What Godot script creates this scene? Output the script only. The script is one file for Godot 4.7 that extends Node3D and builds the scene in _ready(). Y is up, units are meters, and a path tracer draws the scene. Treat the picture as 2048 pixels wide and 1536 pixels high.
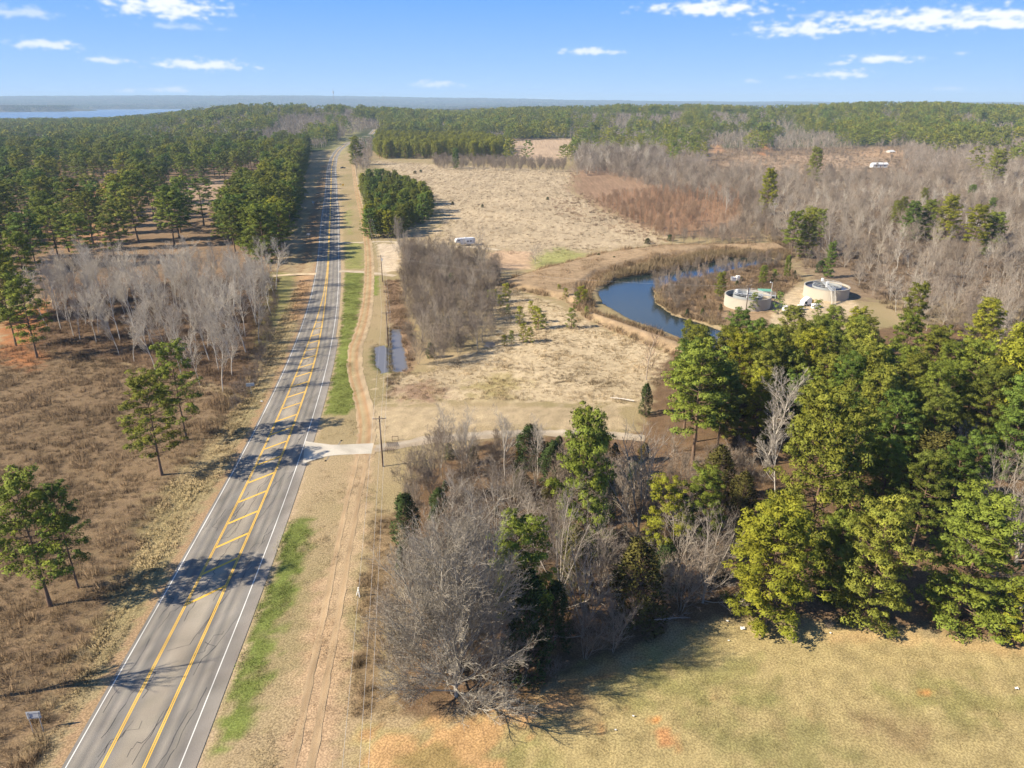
extends Node3D
# A wooded stretch of highway seen from a drone 65 m up. Metres, y up, the camera looks along -z.

const EYE := 65.0
const PITCH := 0.376991118
const F_PX := 1420.0
var rng := RandomNumberGenerator.new()
var taken := {}
var mats := {}
var nz := FastNoiseLite.new()
var nz2 := FastNoiseLite.new()
var nz3 := FastNoiseLite.new()
var grain: ImageTexture
var grain_n: ImageTexture
var gx := PackedFloat32Array()
var gz := PackedFloat32Array()
var gcol := PackedColorArray()


# ---------------------------------------------------------------- mesh building
class MB:
	var v := PackedVector3Array()
	var n := PackedVector3Array()
	var c := PackedColorArray()

	func tri(a: Vector3, b: Vector3, d: Vector3, na: Vector3, nb: Vector3, nd: Vector3, col: Color) -> void:
		if (b - a).cross(d - a).dot(na + nb + nd) > 0.0:
			v.append(a); v.append(d); v.append(b)
			n.append(na); n.append(nd); n.append(nb)
		else:
			v.append(a); v.append(b); v.append(d)
			n.append(na); n.append(nb); n.append(nd)
		c.append(col); c.append(col); c.append(col)

	func quad(a: Vector3, b: Vector3, d: Vector3, e: Vector3, nn: Vector3, col: Color) -> void:
		tri(a, b, d, nn, nn, nn, col)
		tri(a, d, e, nn, nn, nn, col)

	func quad_c(a: Vector3, b: Vector3, d: Vector3, e: Vector3, ca: Color, cb: Color, cd: Color, ce: Color) -> void:   # level, seen from above
		v.append_array(PackedVector3Array([a, e, d, a, d, b]))
		for i in 6: n.append(Vector3.UP)
		c.append_array(PackedColorArray([ca, ce, cd, ca, cd, cb]))

	func path(p: PackedVector3Array, r: PackedFloat32Array, sides: int, col: Color, cap := false) -> void:
		var rings := []
		for i in p.size():
			var t: Vector3 = (p[mini(i + 1, p.size() - 1)] - p[maxi(i - 1, 0)]).normalized()
			var s := t.cross(Vector3(0.31, 0.17, 0.94) if absf(t.y) > 0.5 else Vector3.UP).normalized()
			var w := t.cross(s)
			var ring := []
			for k in sides:
				var a := TAU * k / sides
				ring.append(s * cos(a) + w * sin(a))
			rings.append(ring)
		for i in p.size() - 1:
			for k in sides:
				var k2 := (k + 1) % sides
				var n0: Vector3 = rings[i][k]; var n1: Vector3 = rings[i][k2]
				var n2: Vector3 = rings[i + 1][k2]; var n3: Vector3 = rings[i + 1][k]
				var a: Vector3 = p[i] + n0 * r[i]; var b: Vector3 = p[i] + n1 * r[i]
				var d: Vector3 = p[i + 1] + n2 * r[i + 1]; var e: Vector3 = p[i + 1] + n3 * r[i + 1]
				tri(a, b, d, n0, n1, n2, col)
				if r[i + 1] > 0.001:
					tri(a, d, e, n0, n2, n3, col)
		if cap:
			for i in [0, p.size() - 1]:
				var nn: Vector3 = (p[i] - p[1 if i == 0 else i - 1]).normalized()
				for k in range(1, sides - 1):
					tri(p[i] + rings[i][0] * r[i], p[i] + rings[i][k] * r[i], p[i] + rings[i][k + 1] * r[i], nn, nn, nn, col)

	func rod(a: Vector3, b: Vector3, r0: float, r1: float, sides: int, col: Color, cap := true) -> void:
		path(PackedVector3Array([a, b]), PackedFloat32Array([r0, r1]), sides, col, cap)

	# a box with chamfered upright and top edges
	func box(at: Vector3, size: Vector3, col: Color, turn := 0.0, bevel := 0.02) -> void:
		var h := size * 0.5
		var b := minf(bevel, minf(h.x, minf(h.y, h.z)) * 0.4)
		var bs := Basis(Vector3.UP, turn)
		var dirs := [Vector3.RIGHT, Vector3.UP, Vector3.BACK]
		for ax in 3:
			for s in [-1.0, 1.0]:
				var u: Vector3 = dirs[(ax + 1) % 3]; var w: Vector3 = dirs[(ax + 2) % 3]
				var nn: Vector3 = dirs[ax] * s
				var o: Vector3 = nn * h[ax]
				var hu: float = h[(ax + 1) % 3] - b; var hw: float = h[(ax + 2) % 3] - b
				quad(at + bs * (o - u * hu - w * hw), at + bs * (o + u * hu - w * hw), at + bs * (o + u * hu + w * hw), at + bs * (o - u * hu + w * hw), bs * nn, col)
				for s2 in [-1.0, 1.0]:
					var n2: Vector3 = u * s2
					var o2: Vector3 = nn * (h[ax] - b) + n2 * h[(ax + 1) % 3]
					var o1: Vector3 = nn * h[ax] + n2 * hu
					quad(at + bs * (o1 - w * hw), at + bs * (o1 + w * hw), at + bs * (o2 + w * hw), at + bs * (o2 - w * hw), bs * (nn + n2).normalized(), col)

	func done(m: Material) -> ArrayMesh:
		var a := []
		a.resize(Mesh.ARRAY_MAX)
		a[Mesh.ARRAY_VERTEX] = v
		a[Mesh.ARRAY_NORMAL] = n
		a[Mesh.ARRAY_COLOR] = c
		var am := ArrayMesh.new()
		am.add_surface_from_arrays(Mesh.PRIMITIVE_TRIANGLES, a)
		am.surface_set_material(0, m)
		return am


func lin(r: float, g: float, b: float) -> Color:
	return Color(r, g, b)


func mat(key: String, rough := 0.9, spec := 0.25, tint := Color(1, 1, 1), metal := 0.0) -> StandardMaterial3D:
	if not mats.has(key):
		var m := StandardMaterial3D.new()
		m.vertex_color_use_as_albedo = true
		m.albedo_color = tint.linear_to_srgb()
		m.roughness = rough
		m.metallic_specular = spec
		m.metallic = metal
		m.cull_mode = BaseMaterial3D.CULL_DISABLED
		mats[key] = m
	return mats[key]


func numbered(called: String) -> String:
	var k: int = taken.get(called, 0)
	taken[called] = k + 1
	return called if k == 0 else "%s_%03d" % [called, k]


func tag(o: Node, label: String, category := "", group := "", kind := "") -> void:
	if label: o.set_meta("label", label)
	if category: o.set_meta("category", category)
	if group: o.set_meta("group", group)
	if kind: o.set_meta("kind", kind)


func thing(called: String, label: String, category: String, at := Vector3.ZERO, turn := 0.0, group := "") -> Node3D:
	var o := Node3D.new()
	o.name = numbered(called)
	add_child(o)
	o.position = at
	o.rotation.y = turn
	tag(o, label, category, group)
	return o


func part(called: String, mb: MB, m: Material, parent: Node) -> MeshInstance3D:
	var o := MeshInstance3D.new()
	o.name = called
	o.mesh = mb.done(m)
	parent.add_child(o, true)
	return o


func shared(called: String, mesh: Mesh, parent: Node, over: Material = null) -> MeshInstance3D:
	var o := MeshInstance3D.new()
	o.name = called
	o.mesh = mesh
	if over: o.material_override = over
	parent.add_child(o, true)
	return o


func multi(called: String, mesh: Mesh, spots: Array, parent: Node = self) -> MultiMeshInstance3D:
	# spots: [Transform3D, Color]
	var mm := MultiMesh.new()
	mm.transform_format = MultiMesh.TRANSFORM_3D
	mm.use_colors = true
	mm.mesh = mesh
	mm.instance_count = spots.size()
	for i in spots.size():
		mm.set_instance_transform(i, spots[i][0])
		mm.set_instance_color(i, spots[i][1])
	var o := MultiMeshInstance3D.new()
	o.name = numbered(called) if parent == self else called
	o.multimesh = mm
	o.set_meta("kind", "stuff")
	parent.add_child(o, true)
	return o


# ---------------------------------------------------------------- plan geometry
func pts(flat: Array) -> PackedVector2Array:
	var p := PackedVector2Array()
	for i in range(0, flat.size(), 2):
		p.append(Vector2(flat[i], flat[i + 1]))
	return p


func bounds(p: PackedVector2Array) -> Rect2:
	var r := Rect2(p[0], Vector2.ZERO)
	for q in p: r = r.expand(q)
	return r


func inside(p: PackedVector2Array, x: float, z: float) -> bool:
	return Geometry2D.is_point_in_polygon(Vector2(x, z), p)


func edge_distance(p: PackedVector2Array, q: Vector2) -> float:   # positive inside
	var best := 1e9
	var odd := false
	var a := p[p.size() - 1]
	for b in p:
		var ab := b - a
		var t := clampf((q - a).dot(ab) / maxf(ab.length_squared(), 1e-9), 0.0, 1.0)
		best = minf(best, (a + ab * t - q).length_squared())
		if (b.y > q.y) != (a.y > q.y) and q.x < (a.x - b.x) * (q.y - b.y) / (a.y - b.y) + b.x:
			odd = not odd
		a = b
	best = sqrt(best)
	return best if odd else -best


func table(t: Array, x: float) -> float:      # piecewise linear x, y, x, y ...
	if x <= t[0]: return t[1]
	for i in range(2, t.size(), 2):
		if x <= t[i]:
			return lerpf(t[i - 1], t[i + 1], (x - t[i - 2]) / (t[i] - t[i - 2]))
	return t[t.size() - 1]


# smooth open curve through plan points
func spline(flat: Array, step: float) -> PackedVector2Array:
	var p := pts(flat)
	var out := PackedVector2Array()
	for i in p.size() - 1:
		var a := p[maxi(i - 1, 0)]; var b := p[i]; var c := p[i + 1]; var d := p[mini(i + 2, p.size() - 1)]
		var k := maxi(1, int(b.distance_to(c) / step))
		for j in k:
			out.append(b.cubic_interpolate(c, a, d, float(j) / k))
	out.append(p[p.size() - 1])
	return out


# ---------------------------------------------------------------- the lie of the land
const CREST := [-0.801, -4.0, -0.671, -4.0, -0.540, 5.0, -0.441, 20.0, -0.389, 32.0, -0.304, 40.0, -0.212, 37.0, -0.147, 29.0, -0.081, 20.0, -0.048, 24.0, 0.017, 31.0, 0.181, 37.0, 0.246, 38.0, 0.312, 33.0, 0.377, 37.0, 0.443, 43.0, 0.541, 43.0, 0.671, 36.0, 0.836, 34.0]
const FAR_CREST := [-0.801, 130.0, -0.671, 145.0, -0.540, 160.0, -0.409, 186.0, -0.310, 182.0, -0.212, 172.0, -0.016, 122.0, 0.181, 82.0, 0.312, 58.0, 0.671, 52.0, 0.836, 55.0]

func land(x: float, z: float) -> float:
	var d := sqrt(x * x + z * z)
	if d < 900.0 or z > 0.0:
		return 0.0
	var b := x / -z
	var crest := table(CREST, b)
	var up := smoothstep(1000.0, 2050.0, d)
	var h := crest * up * (1.0 - smoothstep(2200.0, 3000.0, d))
	if d > 1200.0:
		h += nz3.get_noise_2d(x * 0.25, z * 0.25) * 6.0 * up
	if d > 2300.0:
		var far := smoothstep(9800.0, 16500.0, d)
		var lake_side := 1.0 - smoothstep(-0.2, -0.03, b)
		var gentle := 12.0 + 14.0 * nz3.get_noise_2d(x * 0.05, z * 0.05)
		var h2 := lerpf(gentle, -6.0, lake_side * (1.0 - smoothstep(9300.0, 9900.0, d)))
		# the wooded spit that reaches into the lake
		var spit := clampf(1.0 - absf(d - 7900.0) / 800.0, 0.0, 1.0) * (1.0 - smoothstep(-0.595, -0.57, b))
		h2 = maxf(h2, lerpf(-6.0, 32.0, smoothstep(0.0, 0.5, spit)))
		h2 = lerpf(h2, table(FAR_CREST, b) + nz3.get_noise_2d(x * 0.05, z * 0.05) * 26.0, far)
		h = lerpf(h, h2, smoothstep(2300.0, 3100.0, d))
	return h


var road_mid := PackedVector2Array()
var road_half := PackedFloat32Array()     # half the distance between the white edge lines
var road_med := PackedFloat32Array()      # half the width of the painted median

func road_at(z: float) -> Array:          # [x of the middle, half width] for a given z
	for i in road_mid.size() - 1:
		if road_mid[i].y >= z and road_mid[i + 1].y < z:
			var t := (z - road_mid[i].y) / (road_mid[i + 1].y - road_mid[i].y)
			return [lerpf(road_mid[i].x, road_mid[i + 1].x, t), lerpf(road_half[i], road_half[i + 1], t)]
	return [road_mid[road_mid.size() - 1].x, 4.0]


# ---------------------------------------------------------------- textures
func make_grain() -> void:
	var f := FastNoiseLite.new()
	f.noise_type = FastNoiseLite.TYPE_SIMPLEX_SMOOTH
	f.seed = 5; f.frequency = 0.035; f.fractal_octaves = 5
	var a := f.get_seamless_image(1024, 1024)
	f.seed = 9; f.frequency = 0.16; f.fractal_octaves = 3
	var b := f.get_seamless_image(1024, 1024)
	var da := a.get_data(); var db := b.get_data()
	var o := PackedByteArray(); o.resize(1024 * 1024)
	for i in 1024 * 1024:
		o[i] = clampi(int(182.0 + (da[i] - 128) * 0.34 + (db[i] - 128) * 0.42), 70, 255)
	var im := Image.create_from_data(1024, 1024, false, Image.FORMAT_L8, o)
	im.convert(Image.FORMAT_RGB8)
	grain = ImageTexture.create_from_image(im)
	var nm := im.duplicate() as Image
	nm.bump_map_to_normal_map(6.0)
	grain_n = ImageTexture.create_from_image(nm)


func ground_mat(key: String, scale: float, bump: float, rough := 0.95) -> StandardMaterial3D:
	var m := mat(key, rough, 0.15)
	m.albedo_texture = grain
	m.uv1_triplanar = true
	m.uv1_world_triplanar = true
	m.uv1_scale = Vector3.ONE * scale
	m.normal_enabled = true
	m.normal_texture = grain_n
	m.normal_scale = bump
	m.albedo_color = Color(1.35, 1.35, 1.35)
	m.metallic_specular = 0.08
	return m


# ---------------------------------------------------------------- ground
var pond := PackedVector2Array()
var puddles := []

func grid_line(a: float, b: float, step: float, lo: float, hi: float, grow: float) -> PackedFloat32Array:
	var o := PackedFloat32Array()
	var s := step
	var v := a
	var back := []
	while v > lo:
		s *= grow
		v -= s
		back.append(v)
	back.reverse()
	for q in back: o.append(q)
	v = a
	while v < b:
		o.append(v); v += step
	s = step
	while v < hi:
		o.append(v); s *= grow; v += s
	return o


# colour patches of the ground: [flat polygon, linear colour, soft edge, waver, strength]
var patches := [
	[[-71.3, -45.7, -272.2, -190.3, -147.8, -194.8, -125.0, -190.3, -93.9, -172.3, -65.2, -153.9, -62.5, -135.0, -63.1, -113.1, -56.4, -82.7, -49.8, -53.1, -50.7, -45.7], lin(0.18, 0.127, 0.076), 2.5, 3.0, 1.0],
	[[-379.7, -275.7, -1205.0, -1107.5, -359.6, -1157.7, -238.6, -833.8, -97.1, -293.7, -171.0, -245.1], lin(0.21, 0.145, 0.09), 8.0, 8.0, 1.0],
	[[-139.2, -181.9, -164.9, -220.2, -165.6, -245.1, -139.1, -220.2, -130.5, -194.8, -126.2, -174.1], lin(0.30, 0.14, 0.065), 3.0, 3.0, 1.0],
	[[-136.4, -190.3, -178.4, -275.7, -97.1, -293.7, -80.8, -232.0, -63.9, -157.0, -94.7, -174.1], lin(0.15, 0.10, 0.062), 2.0, 2.5, 1.0],
	[[-327.2, -524.0, -376.0, -616.6, -337.9, -632.4, -276.7, -538.5, -282.1, -497.1], lin(0.38, 0.21, 0.105), 6.0, 6.0, 1.0],
	[[-231.9, -484.6, -306.1, -657.7, -241.0, -704.5, -192.7, -570.0, -197.1, -472.7], lin(0.33, 0.235, 0.155), 8.0, 8.0, 1.0],
	[[-255.1, -378.4, -275.8, -430.1, -240.0, -430.1, -197.3, -363.6, -212.4, -337.2], lin(0.34, 0.20, 0.11), 5.0, 6.0, 0.9],
	[[-68.8, -289.0, -61.2, -289.0, -56.0, -259.6, -49.6, -220.2, -47.2, -199.4, -39.9, -166.9, -36.2, -153.9, -37.5, -145.9, -42.9, -144.8, -44.2, -153.9, -50.4, -190.3, -57.7, -232.0], lin(0.15, 0.175, 0.045), 0.6, 1.2, 0.95],
	[[-58.4, -282.7, -53.9, -282.7, -48.1, -250.7, -52.2, -252.2], lin(0.17, 0.20, 0.045), 0.8, 0.8, 0.9],
	[[-38.2, -102.3, -33.2, -102.3, -32.0, -91.1, -31.1, -76.5, -29.0, -58.7, -32.1, -56.8, -33.1, -60.8, -34.4, -72.7, -36.6, -88.6], lin(0.135, 0.165, 0.042), 0.8, 1.6, 0.95],
	[[-84.2, -359.4, -75.7, -359.4, -62.3, -295.6, -69.9, -295.6], lin(0.22, 0.22, 0.075), 1.5, 2.0, 0.9],
	[[-100.3, -430.1, -115.2, -524.0, -96.7, -430.1, -85.7, -378.4], lin(0.22, 0.24, 0.08), 1.5, 2.0, 0.7],
	[[-37.8, -194.8, -34.5, -194.8, -30.3, -172.3, -32.7, -171.2, -36.5, -176.0, -39.6, -190.3], lin(0.14, 0.155, 0.05), 1.5, 1.5, 0.9],
	[[-99.7, -289.0, -87.4, -289.0, -74.7, -220.2, -70.6, -190.3, -73.5, -194.8], lin(0.19, 0.18, 0.06), 2.0, 2.5, 0.75],
	[[-88.4, -289.0, -80.8, -289.0, -66.3, -220.2, -70.7, -220.2], lin(0.36, 0.22, 0.12), 1.5, 2.0, 0.8],
	[[-106.8, -363.6, -213.3, -833.8, -209.4, -833.8, -92.7, -337.2, -87.4, -289.0], lin(0.22, 0.135, 0.075), 2.0, 2.5, 0.85],
	[[-270.1, -1107.5, -337.3, -1516.8, -365.6, -1873.5, -240.4, -1107.5, -215.4, -909.0], lin(0.28, 0.25, 0.12), 4.0, 4.0, 0.8],
	[[-27.9, -152.4, -32.0, -166.9, -29.0, -172.3, -22.6, -172.3, -5.6, -194.8, -2.3, -220.2, -12.0, -259.6, -4.7, -271.5, 17.9, -232.0, 27.1, -209.3, 44.7, -190.3, 48.2, -181.1, 31.8, -157.0, 24.9, -150.4, -2.8, -153.9], lin(0.43, 0.34, 0.215), 2.0, 4.0, 1.0],
	[[-26.4, -153.9, -29.0, -163.5, -20.5, -165.2, -14.8, -157.0, -19.2, -153.3], lin(0.25, 0.165, 0.11), 2.5, 3.0, 0.9],
	[[-10.3, -161.8, -3.1, -172.3, 3.3, -165.2, -1.7, -155.5, -7.6, -155.5], lin(0.27, 0.22, 0.09), 4.0, 4.0, 0.8],
	[[-32.8, -150.4, 24.2, -149.5, 25.7, -137.0, 8.2, -138.5, -6.9, -140.0, -23.2, -132.6, -29.2, -132.6], lin(0.365, 0.285, 0.175), 0.8, 1.0, 1.0],
	[[-39.3, -363.6, -44.9, -450.4, -69.8, -587.1, -112.5, -741.2, -170.8, -893.0, 69.8, -758.1, 46.5, -587.1, 64.2, -450.4, 87.6, -411.5, 75.3, -349.9, 41.8, -337.2, 7.9, -308.7, -5.7, -337.2], lin(0.385, 0.305, 0.20), 6.0, 10.0, 1.0],
	[[-12.2, -1305.3, 114.4, -1339.3, 83.2, -998.7, 42.8, -833.8, -2.6, -979.5], lin(0.37, 0.27, 0.18), 10.0, 10.0, 1.0],
	[[5.8, -314.1, 23.2, -343.4, 35.8, -325.2, 22.5, -298.6, 9.5, -289.0], lin(0.27, 0.27, 0.095), 4.0, 4.0, 0.85],
	[[70.9, -833.8, 267.9, -833.8, 121.4, -363.6, 81.0, -378.4, 64.2, -450.4, 46.5, -587.1], lin(0.25, 0.165, 0.105), 8.0, 8.0, 1.0],
	[[136.6, -363.6, 148.8, -472.7, 99.1, -833.8, 93.5, -1107.5, 1095.2, -1107.5, 237.6, -220.2, 119.9, -245.1, 120.5, -293.7], lin(0.20, 0.145, 0.095), 6.0, 6.0, 1.0],
	[[-12.1, -261.9, 7.4, -289.0, 40.7, -327.5, 72.0, -346.0, 132.8, -352.6, 128.1, -322.9, 98.2, -334.7, 60.1, -306.7, 37.6, -282.7, 28.4, -252.2, 27.9, -230.8, 42.5, -209.3, 58.8, -190.3, 55.0, -176.0, 47.7, -179.1, 25.0, -219.0, 18.7, -243.7, -4.6, -265.8], lin(0.30, 0.215, 0.13), 2.0, 2.5, 1.0],
	[[56.4, -275.7, 77.5, -289.0, 119.3, -314.1, 113.7, -275.7, 86.3, -220.2, 74.1, -211.9, 60.5, -220.2, 52.7, -229.0], lin(0.30, 0.21, 0.125), 2.0, 3.0, 1.0],
	[[82.1, -217.4, 90.4, -235.2, 97.0, -250.7, 112.1, -269.0, 106.4, -250.7, 120.8, -245.1, 118.6, -230.8, 99.6, -217.4, 81.8, -207.3], lin(0.46, 0.36, 0.23), 1.0, 1.5, 1.0],
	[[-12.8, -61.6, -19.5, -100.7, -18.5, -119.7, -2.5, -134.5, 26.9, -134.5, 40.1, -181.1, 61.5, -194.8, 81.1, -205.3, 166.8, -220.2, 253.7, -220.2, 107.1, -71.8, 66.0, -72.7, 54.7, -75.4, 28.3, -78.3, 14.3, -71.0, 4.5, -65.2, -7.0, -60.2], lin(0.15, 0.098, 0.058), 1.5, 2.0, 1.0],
	[[-14.2, -41.2, -18.1, -59.7, -7.0, -60.4, 4.5, -64.6, 17.8, -72.6, 28.2, -77.7, 54.6, -75.2, 65.8, -72.4, 104.7, -69.7, 73.5, -41.2], lin(0.335, 0.265, 0.125), 0.8, 1.5, 1.0],
	[[7.7, -68.0, 16.5, -69.2, 29.7, -69.7, 30.7, -65.2, 21.8, -62.9, 10.3, -63.7], lin(0.215, 0.20, 0.075), 3.0, 4.0, 0.75],
	[[-3.5, -56.8, 2.0, -57.4, 3.9, -53.1, -4.3, -52.0], lin(0.21, 0.20, 0.075), 2.0, 3.0, 0.7],
	[[45.0, -65.2, 52.6, -66.0, 59.9, -63.7, 52.5, -60.8, 45.5, -61.5], lin(0.22, 0.205, 0.075), 3.0, 4.0, 0.7],
	[[22.3, -60.1, 32.9, -61.5, 36.0, -55.5, 24.6, -53.1], lin(0.215, 0.20, 0.08), 3.0, 4.0, 0.65],
	[[3.3, -63.7, 9.3, -65.2, 11.2, -61.5, 5.4, -60.1], lin(0.26, 0.17, 0.095), 2.0, 3.0, 0.6],
	[[39.7, -60.1, 46.2, -60.8, 48.1, -58.1, 40.8, -56.8], lin(0.24, 0.165, 0.09), 2.0, 3.0, 0.6],
	[[40.8, -75.4, 54.7, -75.4, 66.0, -72.7, 75.1, -71.8, 73.5, -69.7, 61.8, -71.0, 51.6, -73.2, 41.4, -73.7], lin(0.40, 0.28, 0.135), 0.8, 1.2, 0.8],
	[[-1.4, -63.7, 5.8, -66.0, 15.7, -71.8, 16.1, -70.1, 6.8, -64.0, 0.3, -61.5], lin(0.33, 0.20, 0.09), 1.0, 1.5, 0.9],
	[[-16.1, -58.1, -9.7, -59.4, 3.9, -63.8, 5.4, -62.3, -1.9, -58.7, -1.2, -53.1, -8.5, -53.1, -15.7, -53.1], lin(0.42, 0.25, 0.12), 0.7, 2.4, 0.8],
	[[-12.1, -56.8, -6.8, -57.4, -4.3, -53.1, -11.6, -53.1], lin(0.22, 0.17, 0.07), 0.7, 1.5, 0.8],
	[[16.0, -59.3, 17.2, -60.2, 18.3, -59.3, 17.7, -57.1, 15.6, -56.9], lin(0.43, 0.225, 0.10), 0.3, 0.8, 0.95],
	[[9.7, -59.7, 10.3, -60.3, 10.7, -59.7, 10.0, -59.0], lin(0.43, 0.225, 0.10), 0.25, 0.5, 0.95],
	[[15.7, -60.8, 16.4, -61.1, 16.6, -60.6, 16.0, -60.1], lin(0.46, 0.21, 0.07), 0.25, 0.4, 0.95],
	[[23.3, -64.4, 24.0, -64.7, 24.1, -64.0, 23.3, -63.7], lin(0.46, 0.22, 0.08), 0.25, 0.4, 0.95],
	[[48.6, -64.7, 49.7, -65.0, 49.9, -64.5, 48.8, -64.2], lin(0.46, 0.23, 0.08), 0.25, 0.4, 0.95],
	[[33.6, -61.5, 34.5, -61.8, 34.6, -61.2, 33.7, -60.9], lin(0.42, 0.22, 0.08), 0.25, 0.4, 0.9],
	[[-23.7, -103.8, -18.8, -103.8, -16.3, -81.7, -16.3, -69.2, -13.0, -60.8, -18.5, -61.5, -21.2, -81.7], lin(0.21, 0.15, 0.085), 0.8, 1.2, 1.0],
	[[-29.0, -87.3, -24.0, -87.3, -19.2, -62.2, -18.8, -53.1, -24.0, -53.1, -26.0, -67.6], lin(0.40, 0.275, 0.17), 1.2, 1.5, 0.8],
	[[-31.9, -128.5, -27.9, -128.5, -24.8, -105.4, -23.6, -89.8, -22.6, -77.5, -26.0, -77.5, -27.5, -91.1, -29.4, -108.7], lin(0.39, 0.285, 0.175), 0.9, 1.4, 0.85],
	[[-67.6, -353.9, -55.2, -353.9, -47.2, -291.8, -53.4, -288.1], lin(0.52, 0.42, 0.30), 1.0, 1.5, 0.95],
	[[-13.0, -327.5, -3.3, -337.2, 9.8, -331.1, 8.8, -295.6, -5.0, -293.7], lin(0.42, 0.29, 0.185), 2.0, 3.0, 0.9],
	[[-50.1, -275.7, -44.2, -275.7, -27.7, -194.8, -25.4, -170.5, -30.5, -173.4, -39.6, -220.2], lin(0.24, 0.155, 0.10), 1.5, 1.5, 0.9],
	[[332.0, -1242.0, 359.8, -1288.9, 295.9, -1050.4, 273.6, -1008.7], lin(0.44, 0.25, 0.13), 3.0, 3.0, 0.9],
	[[426.8, -1272.9, 444.5, -1305.3, 321.8, -934.3, 314.3, -934.3], lin(0.45, 0.21, 0.09), 2.0, 1.0, 0.95],
	[[234.1, -833.8, 300.1, -979.5, 484.4, -979.5, 455.0, -869.8, 332.3, -725.0, 256.3, -704.5], lin(0.33, 0.24, 0.16), 8.0, 8.0, 0.9],
	[[444.9, -979.5, 546.1, -1107.5, 544.8, -1039.6, 477.2, -925.7], lin(0.38, 0.26, 0.16), 5.0, 5.0, 0.9],
]

func build_ground() -> void:
	gx = grid_line(-150.0, 165.0, 0.8, -24000.0, 24000.0, 1.045)
	gz = grid_line(-300.0, -44.0, 0.8, -26000.0, 900.0, 1.045)
	var nx := gx.size(); var nzs := gz.size()
	var V := PackedVector3Array(); V.resize(nx * nzs)
	var N := PackedVector3Array(); N.resize(nx * nzs)
	gcol.resize(nx * nzs)
	var tan_a := lin(0.335, 0.255, 0.15)
	var tan_b := lin(0.25, 0.205, 0.105)
	for j in nzs:
		var z := gz[j]
		for i in nx:
			var x := gx[i]
			var d2 := x * x + z * z
			var y := land(x, z)
			var k := nz.get_noise_2d(x, z)
			var col: Color
			if d2 < 1210000.0:
				y += nz2.get_noise_2d(x * 1.5, z * 1.5) * 0.03
				col = tan_a.lerp(tan_b, clampf(0.5 + k * 0.9, 0.0, 1.0))
			else:
				var q := nz3.get_noise_2d(x * 0.12, z * 0.12)
				col = lin(0.12, 0.10, 0.07).lerp(lin(0.07, 0.08, 0.035), clampf(0.5 + q * 1.6, 0.0, 1.0))
				if d2 > 2.5e7:
					col = lin(0.10, 0.085, 0.07).lerp(lin(0.05, 0.06, 0.035), clampf(0.5 + q * 2.4, 0.0, 1.0))
					if q > 0.34 and k > 0.1: col = lin(0.28, 0.22, 0.14)
			V[j * nx + i] = Vector3(x, y, z)
			gcol[j * nx + i] = col
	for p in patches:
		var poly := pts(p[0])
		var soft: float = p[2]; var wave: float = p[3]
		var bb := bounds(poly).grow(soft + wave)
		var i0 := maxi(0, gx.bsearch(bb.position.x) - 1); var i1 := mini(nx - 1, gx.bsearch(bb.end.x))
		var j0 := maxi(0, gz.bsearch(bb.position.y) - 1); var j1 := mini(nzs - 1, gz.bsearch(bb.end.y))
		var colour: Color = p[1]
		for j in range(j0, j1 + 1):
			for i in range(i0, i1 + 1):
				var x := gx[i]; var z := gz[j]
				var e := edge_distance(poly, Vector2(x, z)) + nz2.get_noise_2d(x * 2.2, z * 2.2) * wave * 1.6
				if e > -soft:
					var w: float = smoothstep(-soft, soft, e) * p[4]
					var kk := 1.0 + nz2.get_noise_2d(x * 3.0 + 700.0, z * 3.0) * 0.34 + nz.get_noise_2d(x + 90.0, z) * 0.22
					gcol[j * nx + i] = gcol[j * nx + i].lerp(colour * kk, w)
	# bare red shoulders of the highway, and hollows for the water
	for j in nzs:
		var z := gz[j]
		if z > -30.0 or z < -1150.0: continue
		var ra := road_at(z)
		for i in nx:
			var x := gx[i]
			var off: float = x - ra[0]
			if off > -40.0 and off < 20.0:
				var l: float = -off - ra[1]
				if l > -1.0 and l < 1.7 + nz2.get_noise_1d(z * 3.0) * 1.2:
					gcol[j * nx + i] = gcol[j * nx + i].lerp(lin(0.31, 0.205, 0.12), 0.8)
				elif -l - 2.0 * ra[1] > 0.0 and -l - 2.0 * ra[1] < 2.4 + nz2.get_noise_1d(z * 2.0) * 0.6:
					gcol[j * nx + i] = gcol[j * nx + i].lerp(lin(0.40, 0.30, 0.19), 0.8)
				# shallow ditch each side
				var dl: float = absf(off) - ra[1]
				if off < 0.0 and dl > 3.0 and dl < 12.0:
					V[j * nx + i].y -= 0.3 * sin(PI * (dl - 3.0) / 9.0)
				elif dl <= 3.0:
					V[j * nx + i].y = land(x, z) - 0.04
	for w in [pond] + puddles:
		var bb := bounds(w).grow(6.0)
		for j in range(maxi(0, gz.bsearch(bb.position.y)), mini(nzs, gz.bsearch(bb.end.y))):
			for i in range(maxi(0, gx.bsearch(bb.position.x)), mini(nx, gx.bsearch(bb.end.x))):
				var e := edge_distance(w, Vector2(gx[i], gz[j])) + nz2.get_noise_2d(gx[i] * 4.0, gz[j] * 4.0) * 0.7
				V[j * nx + i].y -= 1.3 * smoothstep(-1.5, 2.2, e)
				if e > -0.6:
					gcol[j * nx + i] = gcol[j * nx + i].lerp(lin(0.10, 0.085, 0.06), smoothstep(-0.6, 0.8, e))
	# the grassy bank on the pond's outer side
	var bank := pts([-12.1, -261.9, 7.4, -289.0, 40.7, -327.5, 72.0, -346.0, 132.8, -352.6, 132.2, -331.1, 99.2, -338.4, 61.2, -313.0, 37.1, -287.2, 26.3, -259.6, 25.9, -230.8, 40.9, -209.3, 55.5, -188.1, 47.7, -179.1, 25.0, -219.0, 18.7, -243.7, -4.6, -265.8])
	var bbk := bounds(bank)
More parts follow.
